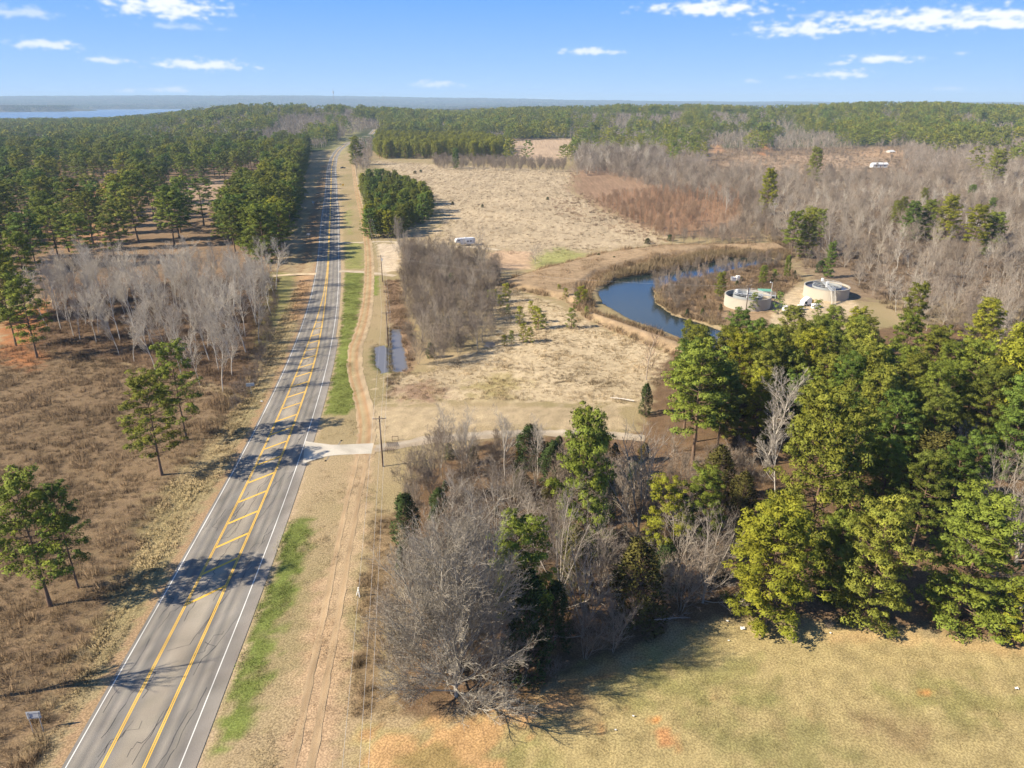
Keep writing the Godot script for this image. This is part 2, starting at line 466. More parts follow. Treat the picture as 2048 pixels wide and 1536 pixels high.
	for j in range(gz.bsearch(bbk.position.y), gz.bsearch(bbk.end.y)):
		for i in range(gx.bsearch(bbk.position.x), gx.bsearch(bbk.end.x)):
			var e := edge_distance(bank, Vector2(gx[i], gz[j]))
			if e > 0.0: V[j * nx + i].y += 1.5 * smoothstep(0.0, 4.5, e)
	for j in nzs:
		var ja := maxi(j - 1, 0); var jb := mini(j + 1, nzs - 1)
		for i in nx:
			var ia := maxi(i - 1, 0); var ib := mini(i + 1, nx - 1)
			N[j * nx + i] = Vector3(-(V[j * nx + ib].y - V[j * nx + ia].y) / (gx[ib] - gx[ia]), 1.0, -(V[jb * nx + i].y - V[ja * nx + i].y) / (gz[jb] - gz[ja])).normalized()
	var I := PackedInt32Array(); I.resize((nx - 1) * (nzs - 1) * 6)
	var t := 0
	for j in nzs - 1:
		for i in nx - 1:
			var a := j * nx + i
			I[t] = a; I[t + 1] = a + 1; I[t + 2] = a + nx
			I[t + 3] = a + 1; I[t + 4] = a + nx + 1; I[t + 5] = a + nx
			t += 6
	var arr := []; arr.resize(Mesh.ARRAY_MAX)
	arr[Mesh.ARRAY_VERTEX] = V; arr[Mesh.ARRAY_NORMAL] = N; arr[Mesh.ARRAY_COLOR] = gcol; arr[Mesh.ARRAY_INDEX] = I
	var am := ArrayMesh.new()
	am.add_surface_from_arrays(Mesh.PRIMITIVE_TRIANGLES, arr)
	am.surface_set_material(0, ground_mat("ground", 0.08, 0.7))
	var o := MeshInstance3D.new(); o.name = "ground"; o.mesh = am; add_child(o)
	tag(o, "dry winter ground of straw grass, brown brush floor and red clay", "", "", "structure")


func colour_at(x: float, z: float) -> Color:
	var i := clampi(gx.bsearch(x), 0, gx.size() - 1); var j := clampi(gz.bsearch(z), 0, gz.size() - 1)
	return gcol[j * gx.size() + i]


# ---------------------------------------------------------------- roads and water
func strip(mb: MB, p: PackedVector2Array, offs: Array, cols: Array, y: float, wob := 0.0) -> void:
	# offs: for every point the cross offsets, or one shared list
	var prev := []; var prev_c := []
	for i in p.size():
		var t := (p[mini(i + 1, p.size() - 1)] - p[maxi(i - 1, 0)]).normalized()
		var s := Vector2(-t.y, t.x)
		var row := []; var row_c := []
		var o: Array = offs[i] if offs[0] is Array else offs
		for k in o.size():
			var w: float = o[k]
			if wob > 0.0 and (k == 0 or k == o.size() - 1):
				w += nz2.get_noise_2d(p[i].x * 9.0 + k * 50.0, p[i].y * 9.0) * wob
			var q := p[i] + s * w
			row.append(Vector3(q.x, land(q.x, q.y) + y, q.y))
			var kk := 1.0 + nz2.get_noise_2d(q.x * 4.0, q.y * 1.6) * 0.3 + nz2.get_noise_2d(q.x * 1.5 + 99.0, q.y * 0.5) * 0.22
			row_c.append(cols[mini(k, cols.size() - 1)] * kk)
		if prev:
			for k in row.size() - 1:
				mb.quad_c(prev[k], prev[k + 1], row[k + 1], row[k], prev_c[k], prev_c[k + 1], row_c[k + 1], row_c[k])
		prev = row; prev_c = row_c


func build_road() -> void:
	var road := Node3D.new(); road.name = "highway"; add_child(road)
	tag(road, "two-lane asphalt highway with yellow hatched median and white edge lines", "", "", "structure")
	var offs := []; var cols := []
	var names := [-1.0]
	var n := road_mid.size()
	# cross section: outer edges, lanes with pale wheel tracks, median; the left of travel is the negative side
	for i in n:
		var h := road_half[i]; var m := maxf(road_med[i], 0.12)
		var lw := h - m
		offs.append([-h - 0.45, -h, -h + lw * 0.16, -h + lw * 0.34, -h + lw * 0.5, -h + lw * 0.66, -h + lw * 0.84, -m, -m * 0.4, m * 0.4, m, m + lw * 0.16, m + lw * 0.34, m + lw * 0.5, m + lw * 0.66, m + lw * 0.84, h, h + 1.75 if i < 150 else h + 0.9])
	var dk := lin(0.165, 0.155, 0.14); var md := lin(0.20, 0.185, 0.165); var pl := lin(0.25, 0.225, 0.19); var me := lin(0.28, 0.245, 0.195)
	cols = [md, md, pl, dk, pl, dk, md, md, me, me, dk, dk, pl, dk, pl, md, md, lin(0.27, 0.24, 0.205)]
	# positive side is the right of the picture after the sign below
	var mb := MB.new()
	var flipped := []
	for o in offs:
		var f := []
		for w in o: f.append(w)
		flipped.append(f)
	strip(mb, road_mid, flipped, cols, 0.02)
	part("asphalt", mb, ground_mat("asphalt", 0.45, 0.35, 0.95), road)
	var paint := mat("paint", 0.7, 0.3)
	var white := lin(0.58, 0.57, 0.53); var yellow := lin(0.66, 0.40, 0.06)
	for s in [-1.0, 1.0]:
		var w := MB.new(); var o := []
		for i in n: o.append([s * road_half[i] - 0.065, s * road_half[i] + 0.065])
		strip(w, road_mid, o, [white], 0.024)
		part("edge_line", w, paint, road)
		for e in [0.05, 0.27]:
			var yl := MB.new(); var oy := []
			for i in n:
				var q: float = s * (maxf(road_med[i], 0.0) + e)
				oy.append([q - 0.065, q + 0.065])
			strip(yl, road_mid, oy, [yellow], 0.024)
			part("yellow_line", yl, paint, road)
	# hatch bars of the painted median, one mesh each
	var z := -80.5
	while z > -222.0:
		var ra := road_at(z); var rb := road_at(z - 3.9)
		var idx := 0
		while idx < n - 1 and road_mid[idx].y > z - 2.0: idx += 1
		var m := road_med[idx] - 0.05
		if m > 0.35:
			var sl := 3.9 * m / 2.0
			ra = road_at(z); rb = road_at(z - sl)
			var b := MB.new()
			var p0 := Vector3(ra[0] - m, 0.024, z + 0.0); var p1 := Vector3(rb[0] + m, 0.024, z - sl)
			b.quad(p0, p1, p1 + Vector3(-0.06, 0, -0.55), p0 + Vector3(-0.06, 0, -0.55), Vector3.UP, yellow * rng.randf_range(0.88, 1.05))
			part("hatch_bar", b, paint, road)
		z -= 6.8
	# tar-dark cracks wandering along the lanes
	var ck := MB.new()
	for q in 90:
		var zz := rng.randf_range(-50.0, -190.0)
		var ra := road_at(zz)
		var x: float = ra[0] + rng.randf_range(-0.9, 0.9) * ra[1]
		var a := Vector3(x, 0.0235, zz)
		for k in rng.randi_range(4, 12):
			var across := rng.randf() < 0.2
			var b := a + (Vector3(rng.randf_range(-1.4, 1.4), 0, rng.randf_range(-0.5, 0.2)) if across else Vector3(0.06 + rng.randf_range(-0.25, 0.25), 0, -rng.randf_range(0.6, 1.5)))
			if absf(b.x - road_at(b.z)[0]) > ra[1]: break
			var s := (b - a).cross(Vector3.UP).normalized() * rng.randf_range(0.02, 0.045)
			ck.quad(a - s, a + s, b + s, b - s, Vector3.UP, lin(0.035, 0.035, 0.037))
			a = b
	var cr := part("crack", ck, paint, road)
	cr.set_meta("kind", "stuff")


func structure(called: String, mb: MB, m: Material, label: String) -> MeshInstance3D:
	var o := part(called, mb, m, self)
	tag(o, label, "", "", "structure")
	return o


func pool(called: String, poly: PackedVector2Array, y: float, m: Material, label: String, col: Color) -> void:
	var mb := MB.new()
	var t := Geometry2D.triangulate_polygon(poly)
	for i in range(0, t.size(), 3):
		var q := []
		for k in 3: q.append(Vector3(poly[t[i + k]].x, y, poly[t[i + k]].y))
		mb.tri(q[0], q[1], q[2], Vector3.UP, Vector3.UP, Vector3.UP, col)
	structure(called, mb, m, label)


func water_mat(key: String, rough: float, bump: float, scale: float) -> StandardMaterial3D:
	var m := mat(key, rough, 0.5)
	m.normal_enabled = true
	m.normal_texture = grain_n
	m.normal_scale = bump
	m.uv1_triplanar = true
	m.uv1_world_triplanar = true
	m.uv1_scale = Vector3.ONE * scale
	return m


func build_tracks() -> void:
	var gm := ground_mat("dirt", 0.35, 0.9)
	# two-rut dirt lane beside the highway
	var lane := spline([-21.8, -50.8, -22.3, -56.8, -23.5, -67.6, -25.0, -81.7, -27.5, -103.8, -29.2, -121.7, -30.1, -131.5, -32.1, -142.6, -36.1, -157.0, -40.6, -172.3, -44.3, -190.3, -46.0, -206.8, -49.1, -232.0, -56.4, -275.7, -68.2, -337.2, -88.4, -430.1, -124.4, -587.1, -186.5, -869.8], 1.2)
	var a := MB.new()
	var g := lin(0.40, 0.305, 0.19); var rut := lin(0.36, 0.225, 0.12); var mid := lin(0.36, 0.29, 0.165)
	var upper := PackedVector2Array(); var lower := PackedVector2Array()
	for p in lane:
		if p.y > -127.0: lower.append(p)
		if p.y < -125.8: upper.append(p)
	strip(a, upper, [-2.0, -1.25, -0.7, 0.55, 1.15, 2.0], [g, rut, mid, rut, g], 0.05, 0.7)
	var g2 := lin(0.385, 0.285, 0.175); var r2 := lin(0.375, 0.265, 0.155)
	for rx in [-1.05, 0.95]: strip(a, lower, [rx - 0.42, rx, rx + 0.42], [g2, r2, g2], 0.035, 0.25)
	structure("dirt_lane", a, gm, "two-rut dirt lane running beside the highway")
	var b := MB.new()
	var apron := lin(0.45, 0.41, 0.34)
	var ap := spline([-41.6, -127.0, -38.6, -127.6, -34.6, -128.1, -30.5, -128.5, -28.2, -128.7], 1.5)
	var oo := []
	for i in ap.size():
		var w := maxf(2.3, 5.2 - 0.9 * i)
		oo.append([-w, -w * 0.4, w * 0.4, w])
	strip(b, ap, oo, [apron, apron * 0.97, apron], 0.055)
	structure("concrete_apron", b, ground_mat("concrete", 0.5, 0.3), "pale driveway apron joining the highway")
	var c := MB.new()
	var grv := lin(0.37, 0.30, 0.215)
	strip(c, spline([-28.3, -128.7, -22.9, -130.3, -18.0, -132.6, -12.9, -133.6, -2.5, -135.5, 8.0, -136.0, 18.5, -135.0, 27.7, -133.6], 1.2), [-1.7, -0.6, 0.6, 1.7], [grv, lin(0.41, 0.35, 0.27), grv], 0.04, 0.9)
	structure("gravel_drive", c, gm, "gravel drive leading into the pine grove")
	var d := MB.new()
	strip(d, spline([-71.7, -290.9, -67.2, -290.9, -60.6, -289.0, -53.9, -286.3, -47.2, -282.7], 1.2), [-1.7, 0.0, 1.7], [lin(0.44, 0.36, 0.26), lin(0.44, 0.36, 0.26)], 0.046, 0.8)
	structure("gravel_drive", d, gm, "short gravel drive crossing the dirt lane")
	var e := MB.new()
	strip(e, spline([-86.3, -355.3, -76.1, -356.7, -64.1, -359.4, -50.7, -353.9, -35.2, -347.3, -20.4, -344.7, -5.7, -337.2], 1.5), [-1.8, 0.0, 1.8], [lin(0.46, 0.38, 0.27), lin(0.46, 0.38, 0.27)], 0.048, 1.0)
	structure("gravel_drive", e, gm, "gravel drive leading to the parked camper")
	for q in [[[-188.4, -794.2, -179.3, -794.2, -169.1, -794.2], "sandy drive beside the far highway bend, right side"], [[-217.0, -807.0, -209.4, -807.0, -202.8, -807.0], "sandy drive beside the far highway bend, left side"], [[-96.7, -282.7, -88.4, -285.3, -80.1, -286.3], "sandy drive off the highway's left shoulder"]]:
		var f := MB.new()
		strip(f, spline(q[0], 2.0), [-1.8, 0.0, 1.8], [lin(0.50, 0.39, 0.25), lin(0.50, 0.39, 0.25)], 0.05, 1.0)
		structure("sandy_drive", f, gm, q[1])


func build_water() -> void:
	pool("pond", pond_edge(pond, 2.5), -0.55, water_mat("pondwater", 0.06, 0.06, 0.12), "blue pond curving round the treatment tanks", lin(0.01, 0.02, 0.022))
	var labels := ["grey puddle between the dirt lane and the power poles", "grey flooded ditch beside the bare thicket", "small blue puddle behind the bare thicket"]
	for i in 3:
		pool("puddle", pond_edge(puddles[i], 1.2), -0.42, water_mat("puddlewater", 0.3, 0.05, 0.3), labels[i], lin(0.13, 0.125, 0.115))
	var lake := PackedVector2Array([Vector2(-14000, -1800), Vector2(200, -2400), Vector2(900, -6000), Vector2(600, -11500), Vector2(-14000, -11500)])
	pool("lake", lake, -1.0, water_mat("lakewater", 0.2, 0.1, 0.01), "pale lake on the horizon at left", lin(0.05, 0.07, 0.09))


func pond_edge(p: PackedVector2Array, by: float) -> PackedVector2Array:
	var g := Geometry2D.offset_polygon(p, by)
	return g[0] if g.size() else p


# ---------------------------------------------------------------- plants
func unit(r: RandomNumberGenerator) -> Vector3:
	var y := r.randf_range(-1.0, 1.0)
	var a := r.randf() * TAU
	var s := sqrt(1.0 - y * y)
	return Vector3(s * cos(a), y, s * sin(a))


# a pom-pom of needle bunches
func clump(mb: MB, r: RandomNumberGenerator, at: Vector3, rad: float, col: Color, k: int, out: Vector3, sz: float) -> void:
	for q in k:
		var u := unit(r)
		u.y = absf(u.y) if r.randf() < 0.8 else u.y * 0.6
		u = (u + out * 0.3).normalized()
		var lump := 0.86 + 0.16 * sin(u.x * 7.0 + at.y * 5.0) * sin(u.z * 7.0 + at.x * 3.0)
		var p := at + Vector3(u.x, u.y * 0.68, u.z) * rad * lump * r.randf_range(0.72, 1.06)
		var nn := (u + Vector3(0, 0.2, 0) + unit(r) * 0.3).normalized()
		var t := (nn.cross(unit(r)) + nn * r.randf_range(0.1, 0.7)).normalized()
		var b := t.cross(nn).normalized()
		var s := sz * r.randf_range(0.65, 1.3)
		var cc := col * r.randf_range(0.8, 1.22)
		mb.tri(p - t * s * 0.5 - b * s * 0.32, p - t * s * 0.5 + b * s * 0.32, p + t * s, nn, nn, nn, cc)
		mb.tri(p + t * s * 0.5 - b * s * 0.36, p - t * s * 0.9, p + t * s * 0.4 + b * s * 0.4, nn, nn, nn, cc)


# returns [trunk mesh, crown mesh]; the tree is h tall with its crown from share cb upwards
func make_pine(sd: int, h: float, rad: float, cb: float, branches: int, k: int, sz: float, peak := 0.35, lumps := 1.0) -> Array:
	var r := RandomNumberGenerator.new(); r.seed = sd
	var tk := MB.new(); var cr := MB.new()
	var p := PackedVector3Array(); var rr := PackedFloat32Array()
	var bend := Vector3(r.randf_range(-1, 1), 0, r.randf_range(-1, 1)) * h * 0.018
	var r0 := 0.011 * h + 0.05
	for i in 8:
		var t := i / 7.0
		p.append(Vector3(0, h * 0.97 * t, 0) + bend * sin(t * 3.0) + Vector3(r.randf_range(-1, 1), 0, r.randf_range(-1, 1)) * 0.06)
		rr.append(r0 * (1.0 - t * 0.86) * (1.35 if i == 0 else 1.0))
	var bark := lin(0.17, 0.115, 0.08)
	tk.path(p, rr, 7, bark)
	var spine := func(hh: float) -> Vector3:
		var f := clampf(hh / (h * 0.97), 0.0, 1.0) * 7.0
		var i := mini(int(f), 6)
		return p[i].lerp(p[i + 1], f - i)
	var az := r.randf() * TAU
	for i in branches:
		var u := pow(i / (branches - 1.0), 0.9)
		var hh := lerpf(cb, 0.97, u) * h
		az += 2.4 + r.randf_range(-0.5, 0.5)
		var prof := sqrt(maxf(0.02, 1.0 - pow(absf(u - peak) / (1.1 - peak if u > peak else peak + 0.25), 2.4)))
		var l := rad * prof * r.randf_range(0.62, 1.12)
		if r.randf() < 0.07: l *= 1.25
		var el := lerpf(-0.05, 0.75, u) + r.randf_range(-0.15, 0.15)
		var d := Vector3(cos(az) * cos(el), sin(el), sin(az) * cos(el))
		var a: Vector3 = spine.call(hh)
		var m := a + d * l * 0.55 - Vector3(0, l * 0.05, 0)
		var e := a + d * l + Vector3(0, l * 0.1, 0)
		tk.path(PackedVector3Array([a, m, e]), PackedFloat32Array([0.02 + l * 0.016, 0.015 + l * 0.008, 0.008]), 3, bark * 0.9)
		var side := d.cross(Vector3.UP).normalized()
		var hue := r.randf_range(-1.0, 1.0)
		var col := lin(0.162 + hue * 0.01, 0.188 + hue * 0.003, 0.030 - hue * 0.002) * r.randf_range(0.85, 1.18)
		var nc := 1 + int(l * 0.62 * lumps + r.randf())
		var puff := (0.42 + rad * 0.13) * r.randf_range(0.8, 1.15)
		for q in nc:
			var s := lerpf(0.5, 1.0, (q + r.randf_range(0.3, 1.0)) / nc)
			var c := a.lerp(e, s) + side * r.randf_range(-0.34, 0.34) * l * s + Vector3(0, r.randf_range(-0.2, 0.3), 0)
			var out := (c - Vector3(a.x, hh - rad * 0.4, a.z)).normalized()
			clump(cr, r, c, puff * r.randf_range(0.75, 1.2), col * r.randf_range(0.85, 1.15), k, out, sz)
	for q in 4:
		clump(cr, r, p[7] + Vector3(r.randf_range(-0.5, 0.5), r.randf_range(-0.6, 0.25), r.randf_range(-0.5, 0.5)), 0.6 + rad * 0.05, lin(0.164, 0.188, 0.03), k, Vector3.UP, sz)
	return [tk.done(mat("bark", 0.95, 0.1)), cr.done(mat("needles", 0.75, 0.25))]


# eastern cedar: dense, pointed, feathery; olive-brown in winter
func make_cedar(sd: int, h: float, rad: float, leaves: int, sz: float, col: Color) -> Array:
	var r := RandomNumberGenerator.new(); r.seed = sd
	var tk := MB.new(); var cr := MB.new()
	tk.path(PackedVector3Array([Vector3.ZERO, Vector3(0.05, h * 0.5, 0), Vector3(0, h * 0.96, 0.03)]), PackedFloat32Array([0.03 * rad + 0.12, 0.1, 0.02]), 6, lin(0.15, 0.10, 0.075))
	var sprays := int(leaves / 14.0)
	for q in sprays:
		var u := pow(r.randf(), 0.8)
		var a := r.randf() * TAU
		var lob := 0.78 + 0.22 * sin(a * 3.0 + u * 9.0 + sd) + r.randf_range(-0.14, 0.14)
		var w := rad * lob * (sqrt(maxf(0.0, 1.0 - pow(absf(u - 0.22) / 0.8, 1.7))))
		var at := Vector3(cos(a) * w, 0.02 * h + u * h * 0.95, sin(a) * w)
		var out := Vector3(cos(a), 0.55, sin(a)).normalized()
		var cc := col * r.randf_range(0.7, 1.3)
		tk.rod(Vector3(0, at.y - w * 0.35, 0), at, 0.02, 0.008, 3, lin(0.15, 0.10, 0.075), false)
		for j in 14:
			var d := (out + unit(r) * 0.75).normalized()
			var s := sz * r.randf_range(0.6, 1.3)
			var o := at + unit(r) * sz * 0.9 - out * r.randf() * rad * 0.18
			var b := d.cross(unit(r)).normalized() * s * 0.24
			var nn := (out + unit(r) * 0.5).normalized()
			cr.tri(o - b, o + b, o + d * s, nn, nn, nn, cc * r.randf_range(0.8, 1.2))
	return [tk.done(mat("bark", 0.95, 0.1)), cr.done(mat("sprays", 0.8, 0.2))]


func limb(tk: MB, cr: MB, r: RandomNumberGenerator, a: Vector3, d: Vector3, l: float, rad: float, level: int, o: Dictionary) -> void:
	var seg := 4 if level < 2 else 2
	var p := PackedVector3Array([a]); var rr := PackedFloat32Array([rad])
	var dir := d
	for i in seg:
		dir = (dir + unit(r) * o.kink + Vector3(0, o.rise * (1.0 if level > 0 else 0.3), 0)).normalized()
		p.append(p[i] + dir * l / seg)
		rr.append(rad * lerpf(1.0, 0.45, (i + 1.0) / seg))
	var col: Color = o.bark.lerp(o.twig, clampf(level / float(o.depth), 0.0, 1.0)) * r.randf_range(0.85, 1.15)
	if level >= o.depth:
		var mid := p[1]; var e := p[2]
		for q in 2:
			var sd := (e - a).cross(unit(r)).normalized()
			var nn := (sd.cross((e - a).normalized()) + Vector3(0, 0.4, 0) + d * 0.2).normalized()
			var w: float = o.tw
			if q == 0: cr.tri(a - sd * w, a + sd * w, mid, nn, nn, nn, col)
			cr.tri(mid - sd * w * 0.8, mid + sd * w * 0.8, e, nn, nn, nn, col)
		return
	var big := level <= 1
	(tk if big else cr).path(p, rr, 6 if level == 0 else (4 if level == 1 else 3), col)
	var kids: int = o.kids[level]
	for k in kids:
		var t := lerpf(o.first if level == 0 else 0.25, 1.0, (k + r.randf() * 0.8) / kids)
		var f := t * seg
		var i := mini(int(f), seg - 1)
		var at := p[i].lerp(p[i + 1], minf(f - i, 1.0))
		var along := (p[i + 1] - p[i]).normalized()
		var sidev := along.cross(unit(r)).normalized()
		var spread: float = o.spread[mini(level, 2)] * r.randf_range(0.7, 1.3)
		var nd := (along * cos(spread) + sidev * sin(spread)).normalized()
		if nd.y < -0.25: nd.y *= -0.4
		var nl: float = l * o.ratio[mini(level, 2)] * r.randf_range(0.65, 1.2) * lerpf(1.1, 0.72, t)
		limb(tk, cr, r, at, nd, nl, maxf(rad * lerpf(0.62, 0.34, t), 0.012), level + 1, o)


func make_bare(sd: int, h: float, o: Dictionary) -> Array:
	var r := RandomNumberGenerator.new(); r.seed = sd
	var tk := MB.new(); var cr := MB.new()
	var dome: int = o.get("dome", 0)
	if dome:
		# limbs fan out of a short trunk into a rounded crown
		var fork := Vector3(0, h * 0.16, 0)
		tk.path(PackedVector3Array([Vector3(0, -0.1, 0), fork, Vector3(r.randf_range(-0.4, 0.4), h * 0.34, r.randf_range(-0.4, 0.4))]), PackedFloat32Array([h * o.thick * 1.2, h * o.thick, h * o.thick * 0.6]), 7, o.bark)
		for i in dome:
			var el := lerpf(o.get("low", 0.12), 1.5, pow((i + r.randf()) / dome, 0.8))
			var az := i * 2.4 + r.randf_range(-0.4, 0.4)
			var d := Vector3(cos(az) * cos(el), sin(el), sin(az) * cos(el))
			var reach := 1.0 / sqrt(pow(cos(el) / 0.54, 2.0) + pow(sin(el) / 0.84, 2.0)) * h
			limb(tk, cr, r, Vector3(0, h * lerpf(0.03, 0.3, i / float(dome)), 0), d, reach * r.randf_range(0.8, 1.0), h * o.thick * r.randf_range(0.35, 0.6), 1, o)
		return [tk.done(mat("barebark", 0.9, 0.15)), cr.done(mat("twigs", 0.9, 0.15))]
	var stems: int = o.get("stems", 1)
	for s in stems:
		var lean := Vector3(r.randf_range(-1, 1), 0, r.randf_range(-1, 1)) * (0.1 if stems == 1 else 0.42)
		limb(tk, cr, r, Vector3(lean.x * 0.5, -0.1, lean.z * 0.5), (Vector3.UP + lean).normalized(), h * o.stem, h * o.thick / sqrt(stems), 0, o)
	return [tk.done(mat("barebark", 0.9, 0.15)), cr.done(mat("twigs", 0.9, 0.15))]


const GREY_BARK := Color(0.46, 0.42, 0.365)
const GREY_TWIG := Color(0.38, 0.335, 0.28)
var bare_styles := {
	"tall": {"depth": 4, "kids": [13, 7, 6, 5], "first": 0.36, "kink": 0.13, "rise": 0.16, "spread": [0.62, 0.65, 0.65], "ratio": [0.42, 0.52, 0.55], "stem": 0.86, "thick": 0.0085, "tw": 0.024, "bark": GREY_BARK, "twig": GREY_TWIG},
	"broad": {"depth": 4, "kids": [9, 10, 7, 5], "first": 0.14, "kink": 0.13, "rise": 0.10, "spread": [0.8, 0.62, 0.65], "ratio": [0.6, 0.42, 0.48], "stem": 0.78, "thick": 0.0115, "tw": 0.023, "stems": 2, "dome": 9, "bark": Color(0.36, 0.32, 0.27), "twig": Color(0.285, 0.24, 0.195)},
	"thicket": {"depth": 3, "kids": [11, 8, 7], "first": 0.12, "kink": 0.16, "rise": 0.14, "spread": [0.6, 0.65, 0.65], "ratio": [0.48, 0.5, 0.5], "stem": 0.82, "thick": 0.008, "tw": 0.024, "stems": 4, "bark": Color(0.27, 0.23, 0.185), "twig": Color(0.235, 0.19, 0.15)},
	"sapling": {"depth": 2, "kids": [22, 9], "first": 0.2, "kink": 0.08, "rise": 0.2, "spread": [0.5, 0.5, 0.5], "ratio": [0.3, 0.45, 0.5], "stem": 0.92, "thick": 0.007, "tw": 0.024, "bark": Color(0.36, 0.30, 0.25), "twig": Color(0.32, 0.22, 0.15)},
	"shrub": {"depth": 2, "kids": [12, 9], "first": 0.1, "kink": 0.2, "rise": 0.1, "spread": [0.7, 0.7, 0.6], "ratio": [0.5, 0.5, 0.5], "stem": 0.8, "thick": 0.01, "tw": 0.016, "stems": 5, "bark": Color(0.22, 0.175, 0.135), "twig": Color(0.23, 0.18, 0.14)},
	"far": {"depth": 2, "kids": [10, 14], "first": 0.25, "kink": 0.14, "rise": 0.14, "spread": [0.7, 0.65, 0.6], "ratio": [0.5, 0.5, 0.5], "stem": 0.8, "thick": 0.013, "tw": 0.09, "bark": Color(0.32, 0.28, 0.235), "twig": Color(0.29, 0.245, 0.20)},
}


# tuft of thin upright blades or twigs
func make_tuft(sd: int, blades: int, h: float, spread: float, w: float, fan: float) -> ArrayMesh:
	var r := RandomNumberGenerator.new(); r.seed = sd
	var mb := MB.new()
	for i in blades:
		var a := r.randf() * TAU
		var q := sqrt(r.randf()) * spread
		var o := Vector3(cos(a) * q, -0.05, sin(a) * q)
		var l := h * r.randf_range(0.5, 1.1)
		var d := (Vector3.UP + Vector3(cos(a), 0, sin(a)) * fan * r.randf() + unit(r) * 0.3).normalized()
		var s := d.cross(unit(r)).normalized() * w * r.randf_range(0.6, 1.3)
		var nn := (Vector3.UP * 1.2 + unit(r) * 0.8).normalized()
		mb.tri(o - s, o + s, o + d * l, nn, nn, nn, Color(1, 1, 1) * r.randf_range(0.7, 1.3))
	return mb.done(mat("tuft", 0.95, 0.1))


# ---------------------------------------------------------------- planting
var meshes := {}          # kind -> list of [trunk mesh, crown mesh, nominal height]
var pines := []           # every pine that could be an individual
var bares := []
var others := []
var cell := {}            # hash grid of trunks, for spacing

func free_spot(x: float, z: float, gap: float) -> bool:
	var g := 6.0
	var cx := int(floor(x / g)); var cz := int(floor(z / g))
	var k := int(ceil(gap / g))
	for a in range(cx - k, cx + k + 1):
		for b in range(cz - k, cz + k + 1):
			for q in cell.get(Vector2i(a, b), []):
				if (q.x - x) * (q.x - x) + (q.y - z) * (q.y - z) < gap * gap: return false
	return true


func claim(x: float, z: float) -> void:
	var k := Vector2i(int(floor(x / 6.0)), int(floor(z / 6.0)))
	if not cell.has(k): cell[k] = []
	cell[k].append(Vector2(x, z))


var clearings := [pts([-219.7, -461.3, -285.6, -616.6, -228.5, -666.6, -183.8, -560.2, -183.4, -438.0]), pts([-302.7, -477.4, -371.3, -601.5, -329.5, -624.4, -265.1, -518.4, -259.6, -461.3]), pts([61.7, -99.0, 67.8, -99.5, 74.1, -111.3, 67.8, -111.3])]

func put(list: Array, kind: String, x: float, z: float, h: float, zone: String, extra := {}) -> void:
	var d := {"kind": kind, "x": x, "z": z, "h": h, "zone": zone, "v": rng.randi() % meshes[kind].size(), "turn": rng.randf() * TAU, "wide": rng.randf_range(0.88, 1.12), "tint": TINT_PICK[rng.randi() % 12] if kind.begins_with("pine") else [0, 1, 2, 3, 0, 3, 1][rng.randi() % 7]}
	d.merge(extra, true)
	claim(x, z)
	if d.has("patchy"):
		var q := nz2.get_noise_2d(x * 0.35, z * 0.35)
		d.h *= 1.0 + q * 0.8
		d.tint = 3 if q > 0.22 else (1 if q < -0.15 else d.tint)
	if d.has("pale"): d.tint = [3, 3, 2, 0][rng.randi() % 4]
	list.append(d)


func scatter(list: Array, kinds: Array, flat: Array, gap: float, hs: Array, zone: String, extra := {}, skip := 0.0) -> void:
	var poly := pts(flat)
	var bb := bounds(poly)
	var tries := int(bb.get_area() / (gap * gap) * 3.2)
	for i in tries:
		var x := rng.randf_range(bb.position.x, bb.end.x); var z := rng.randf_range(bb.position.y, bb.end.y)
		if not inside(poly, x, z) or not free_spot(x, z, gap): continue
		var shut := false
		for c in clearings: if inside(c, x, z): shut = true
		if shut: continue
		if skip > 0.0 and nz.get_noise_2d(x * 2.0, z * 2.0) < skip - 0.5: continue
		put(list, kinds[rng.randi() % kinds.size()], x, z, rng.randf_range(hs[0], hs[1]), zone, extra)


func in_view(q: Dictionary) -> bool:
	var y: float = q.h * 0.6 - EYE
	var fw: float = -y * sin(PITCH) - q.z * cos(PITCH)
	var up: float = y * cos(PITCH) - q.z * sin(PITCH)
	return fw > 1.0 and absf(q.x) < fw * 0.75 and absf(up) < fw * 0.56


const ORD := ["first", "second", "third", "fourth", "fifth", "sixth", "seventh", "eighth", "ninth", "tenth", "eleventh", "twelfth", "thirteenth", "fourteenth", "fifteenth", "sixteenth", "seventeenth", "eighteenth", "nineteenth", "twentieth"]
const TINT_PINE := [Color(1, 1.04, 1), Color(0.70, 0.88, 1.0), Color(1.38, 1.2, 0.8), Color(1.1, 1.0, 1.0), Color(0.84, 0.84, 0.95)]

const TINT_TWIG := [Color(1, 1, 1), Color(0.84, 0.82, 0.79), Color(1.08, 1.07, 1.02), Color(1.2, 1.21, 1.19), Color(1.2, 1.0, 0.84)]
const TINT_PICK := [0, 0, 0, 1, 1, 3, 3, 4, 4, 0, 2, 3]

func tint_mat(base: String, k: int, list: Array) -> StandardMaterial3D:
	var key := "%s_%d" % [base, k]
	if not mats.has(key):
		var m: StandardMaterial3D = mats[base].duplicate()
		var c: Color = list[k]
		m.albedo_color = Color(minf(c.r, 4.0), minf(c.g, 4.0), minf(c.b, 4.0)).linear_to_srgb()
		mats[key] = m
	return mats[key]


